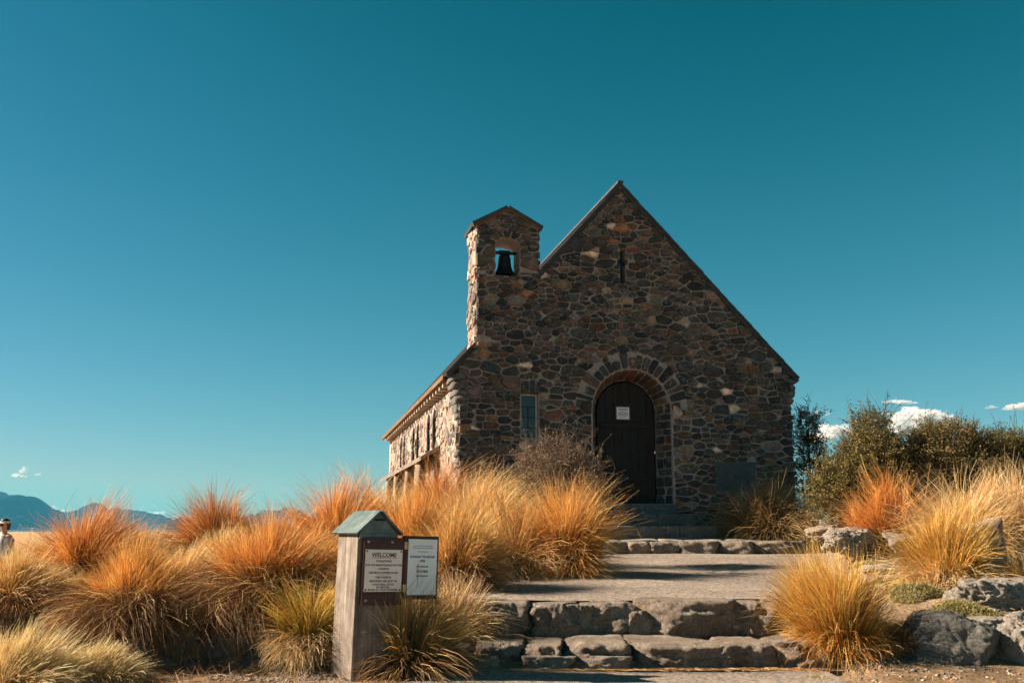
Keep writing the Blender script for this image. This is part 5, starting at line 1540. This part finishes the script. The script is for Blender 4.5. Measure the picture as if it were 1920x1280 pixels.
m, nt, bs, _ = new_mat('mountain_rock')
c = ramp(nt, noise_fac(nt, .009, 8, .75), [(.40, (.010, .014, .014)), (.56, (.022, .026, .024)), (.68, (.10, .10, .095))])
geo = N(nt, 'ShaderNodeNewGeometry'); sx = N(nt, 'ShaderNodeSeparateXYZ'); nt.links.new(geo.outputs['Position'], sx.inputs[0])
nt.links.new(c, bs.inputs['Base Color']); bs.inputs['Roughness'].default_value = 1; bs.inputs['Specular IOR Level'].default_value = 0
M['mountain'] = m
def mountain(name, pts, Y, depth, seed, foot=0.0):
    """pts: ridge line pixels, extended past the frame by the list itself"""
    px = np.array([p[0] for p in pts], float); py = np.array([p[1] for p in pts], float)
    xs = np.linspace(px[0], px[-1], 240); ys = np.interp(xs, px, py)
    rows = 40; V = []
    off = Vector((seed * 37.1, seed * 11.3, 5.5))
    for j in range(rows):
        f = j / (rows - 1)                       # 0 foot in front, .6 ridge, 1 back
        g = f / .6 if f <= .6 else (1 - f) / .4
        for i in range(240):
            top = at(xs[i], ys[i], Y)
            yy = Y + (f - .6) * depth
            zr_ = top.z + 24.0 * mnoise.fractal(Vector((xs[i] * .16, 0, 0)) + off, 1.0, 2.0, 5) * Y / 4000
            nz = mnoise.fractal(Vector((top.x * .0045, yy * .0045, 0)) + off, .9, 2.1, 7)
            rg = 1 - abs(mnoise.noise(Vector((top.x * .006, yy * .0012, 3)) + off)) * 2
            z = -3 + (zr_ + 3) * (g ** 1.15) + (nz * .30 + (rg - .5) * .30) * (zr_ + 3) * (4 * g * (1 - g))
            V.append((top.x, yy, z))
    idx = np.arange(rows * 240).reshape(rows, 240)
    Q = np.stack([idx[:-1, :-1], idx[:-1, 1:], idx[1:, 1:], idx[1:, :-1]], -1).reshape(-1, 4)
    tag(np_mesh(name, np.array(V), Q, M['mountain'], None, None, True), kind='structure')
mountain('mountain', [(-900, 985), (-600, 960), (-300, 945), (-120, 936), (0, 931), (28, 932), (40, 929), (62, 941), (88, 954), (112, 968), (140, 984), (170, 993)], 3400, 1500, 1)
mountain('mountain', [(95, 992), (125, 975), (150, 962), (165, 953), (182, 947), (197, 955), (210, 957), (228, 954), (245, 957), (258, 961), (270, 965), (285, 965), (300, 974), (318, 978), (350, 972), (390, 978), (440, 968), (480, 966), (505, 958), (525, 952), (545, 957), (575, 970), (640, 975), (800, 980), (1000, 960), (1200, 940)], 4600, 1500, 2)

# clouds: lumpy bodies of white vapour far beyond the mountains
m = bpy.data.materials.new('cloud_vapour'); m.use_nodes = True; nt = m.node_tree; nt.nodes.clear()
out = nt.nodes.new('ShaderNodeOutputMaterial'); pv = nt.nodes.new('ShaderNodeVolumePrincipled')
pv.inputs['Color'].default_value = (.97, .96, .96, 1); pv.inputs['Density'].default_value = .022; pv.inputs['Anisotropy'].default_value = .2
nt.links.new(pv.outputs[0], out.inputs['Volume'])
M['cloud'] = m
def cloud(label, puffs, seed, Y=8000, dens=None):
    """puffs: (px, py, wpx, hpx)"""
    rs = np.random.default_rng(seed)
    bm = bmesh.new()
    s = Y / FPX
    for (px, py, w_, h_) in puffs:
        c_ = at(px, py, Y + rs.uniform(-150, 150)); nb = 18
        for k in range(nb):
            o_ = rs.normal(0, .33, 3); rr_ = rs.uniform(.14, .46)
            b2 = bmesh.ops.create_icosphere(bm, subdivisions=3, radius=1)
            for q in b2['verts']:
                d_ = q.co.normalized()
                f_ = 1 + .6 * mnoise.fractal(d_ * 2.1 + Vector((k * 7.1 + seed, px * .1, 0)), .8, 2.2, 5)
                q.co = Vector((c_.x + (o_[0] + d_.x * rr_ * f_) * w_ * s * .5, c_.y + (o_[1] + d_.y * rr_ * f_) * w_ * s * .35, c_.z + (max(o_[2], -.22) + (d_.z if d_.z > 0 else d_.z * .45) * rr_ * f_) * h_ * s * .5))
    me = bpy.data.meshes.new('cloud'); bm.to_mesh(me); bm.free()
    o = link('cloud', me, M['cloud']); tag(o, label, 'cloud', 'small fair weather clouds')
    return o
cloud('largest white cumulus cloud behind the shrubs on the right', [(1722, 782, 100, 56), (1695, 800, 80, 60), (1768, 790, 56, 50), (1740, 800, 110, 50)], 1)
cloud('long low cloud between church and peaked shrub', [(1572, 806, 70, 36), (1530, 822, 70, 40), (1555, 815, 60, 40)], 2)
cloud('flat grey cloudlet floating above the largest cumulus', [(1686, 754, 52, 16)], 3)
cloud('tiny twin cloudlet just right of the church', [(1530, 776, 22, 12), (1552, 776, 20, 10)], 4)
cloud('white cloud cut by the right edge of the photo', [(1905, 763, 70, 30)], 5)
cloud('tiny cloudlet left of the cloud at the right edge', [(1857, 764, 24, 11)], 6)
cloud('wispy small cloud above the left mountain', [(35, 892, 34, 12), (46, 882, 18, 26), (72, 889, 14, 10)], 7)
cloud('low cloud bank in the gap between the mountains', [(95, 952, 30, 12), (112, 962, 30, 16), (290, 964, 50, 14), (320, 972, 40, 12)], 8)

hz = MB(); hz.box((-9000, -300, -8), (9000, 6000, 128)); ho = hz.build('haze', None)
m = bpy.data.materials.new('haze_air'); m.use_nodes = True; nt = m.node_tree; nt.nodes.clear()
out = nt.nodes.new('ShaderNodeOutputMaterial'); pv = nt.nodes.new('ShaderNodeVolumePrincipled')
pv.inputs['Color'].default_value = (.09, .52, .84, 1); pv.inputs['Density'].default_value = 1.0e-4; pv.inputs['Anisotropy'].default_value = 0.0
nt.links.new(pv.outputs[0], out.inputs['Volume'])
ho.data.materials.append(m)
tag(ho, 'thin blue haze over the lake and mountains', 'haze', kind='stuff')
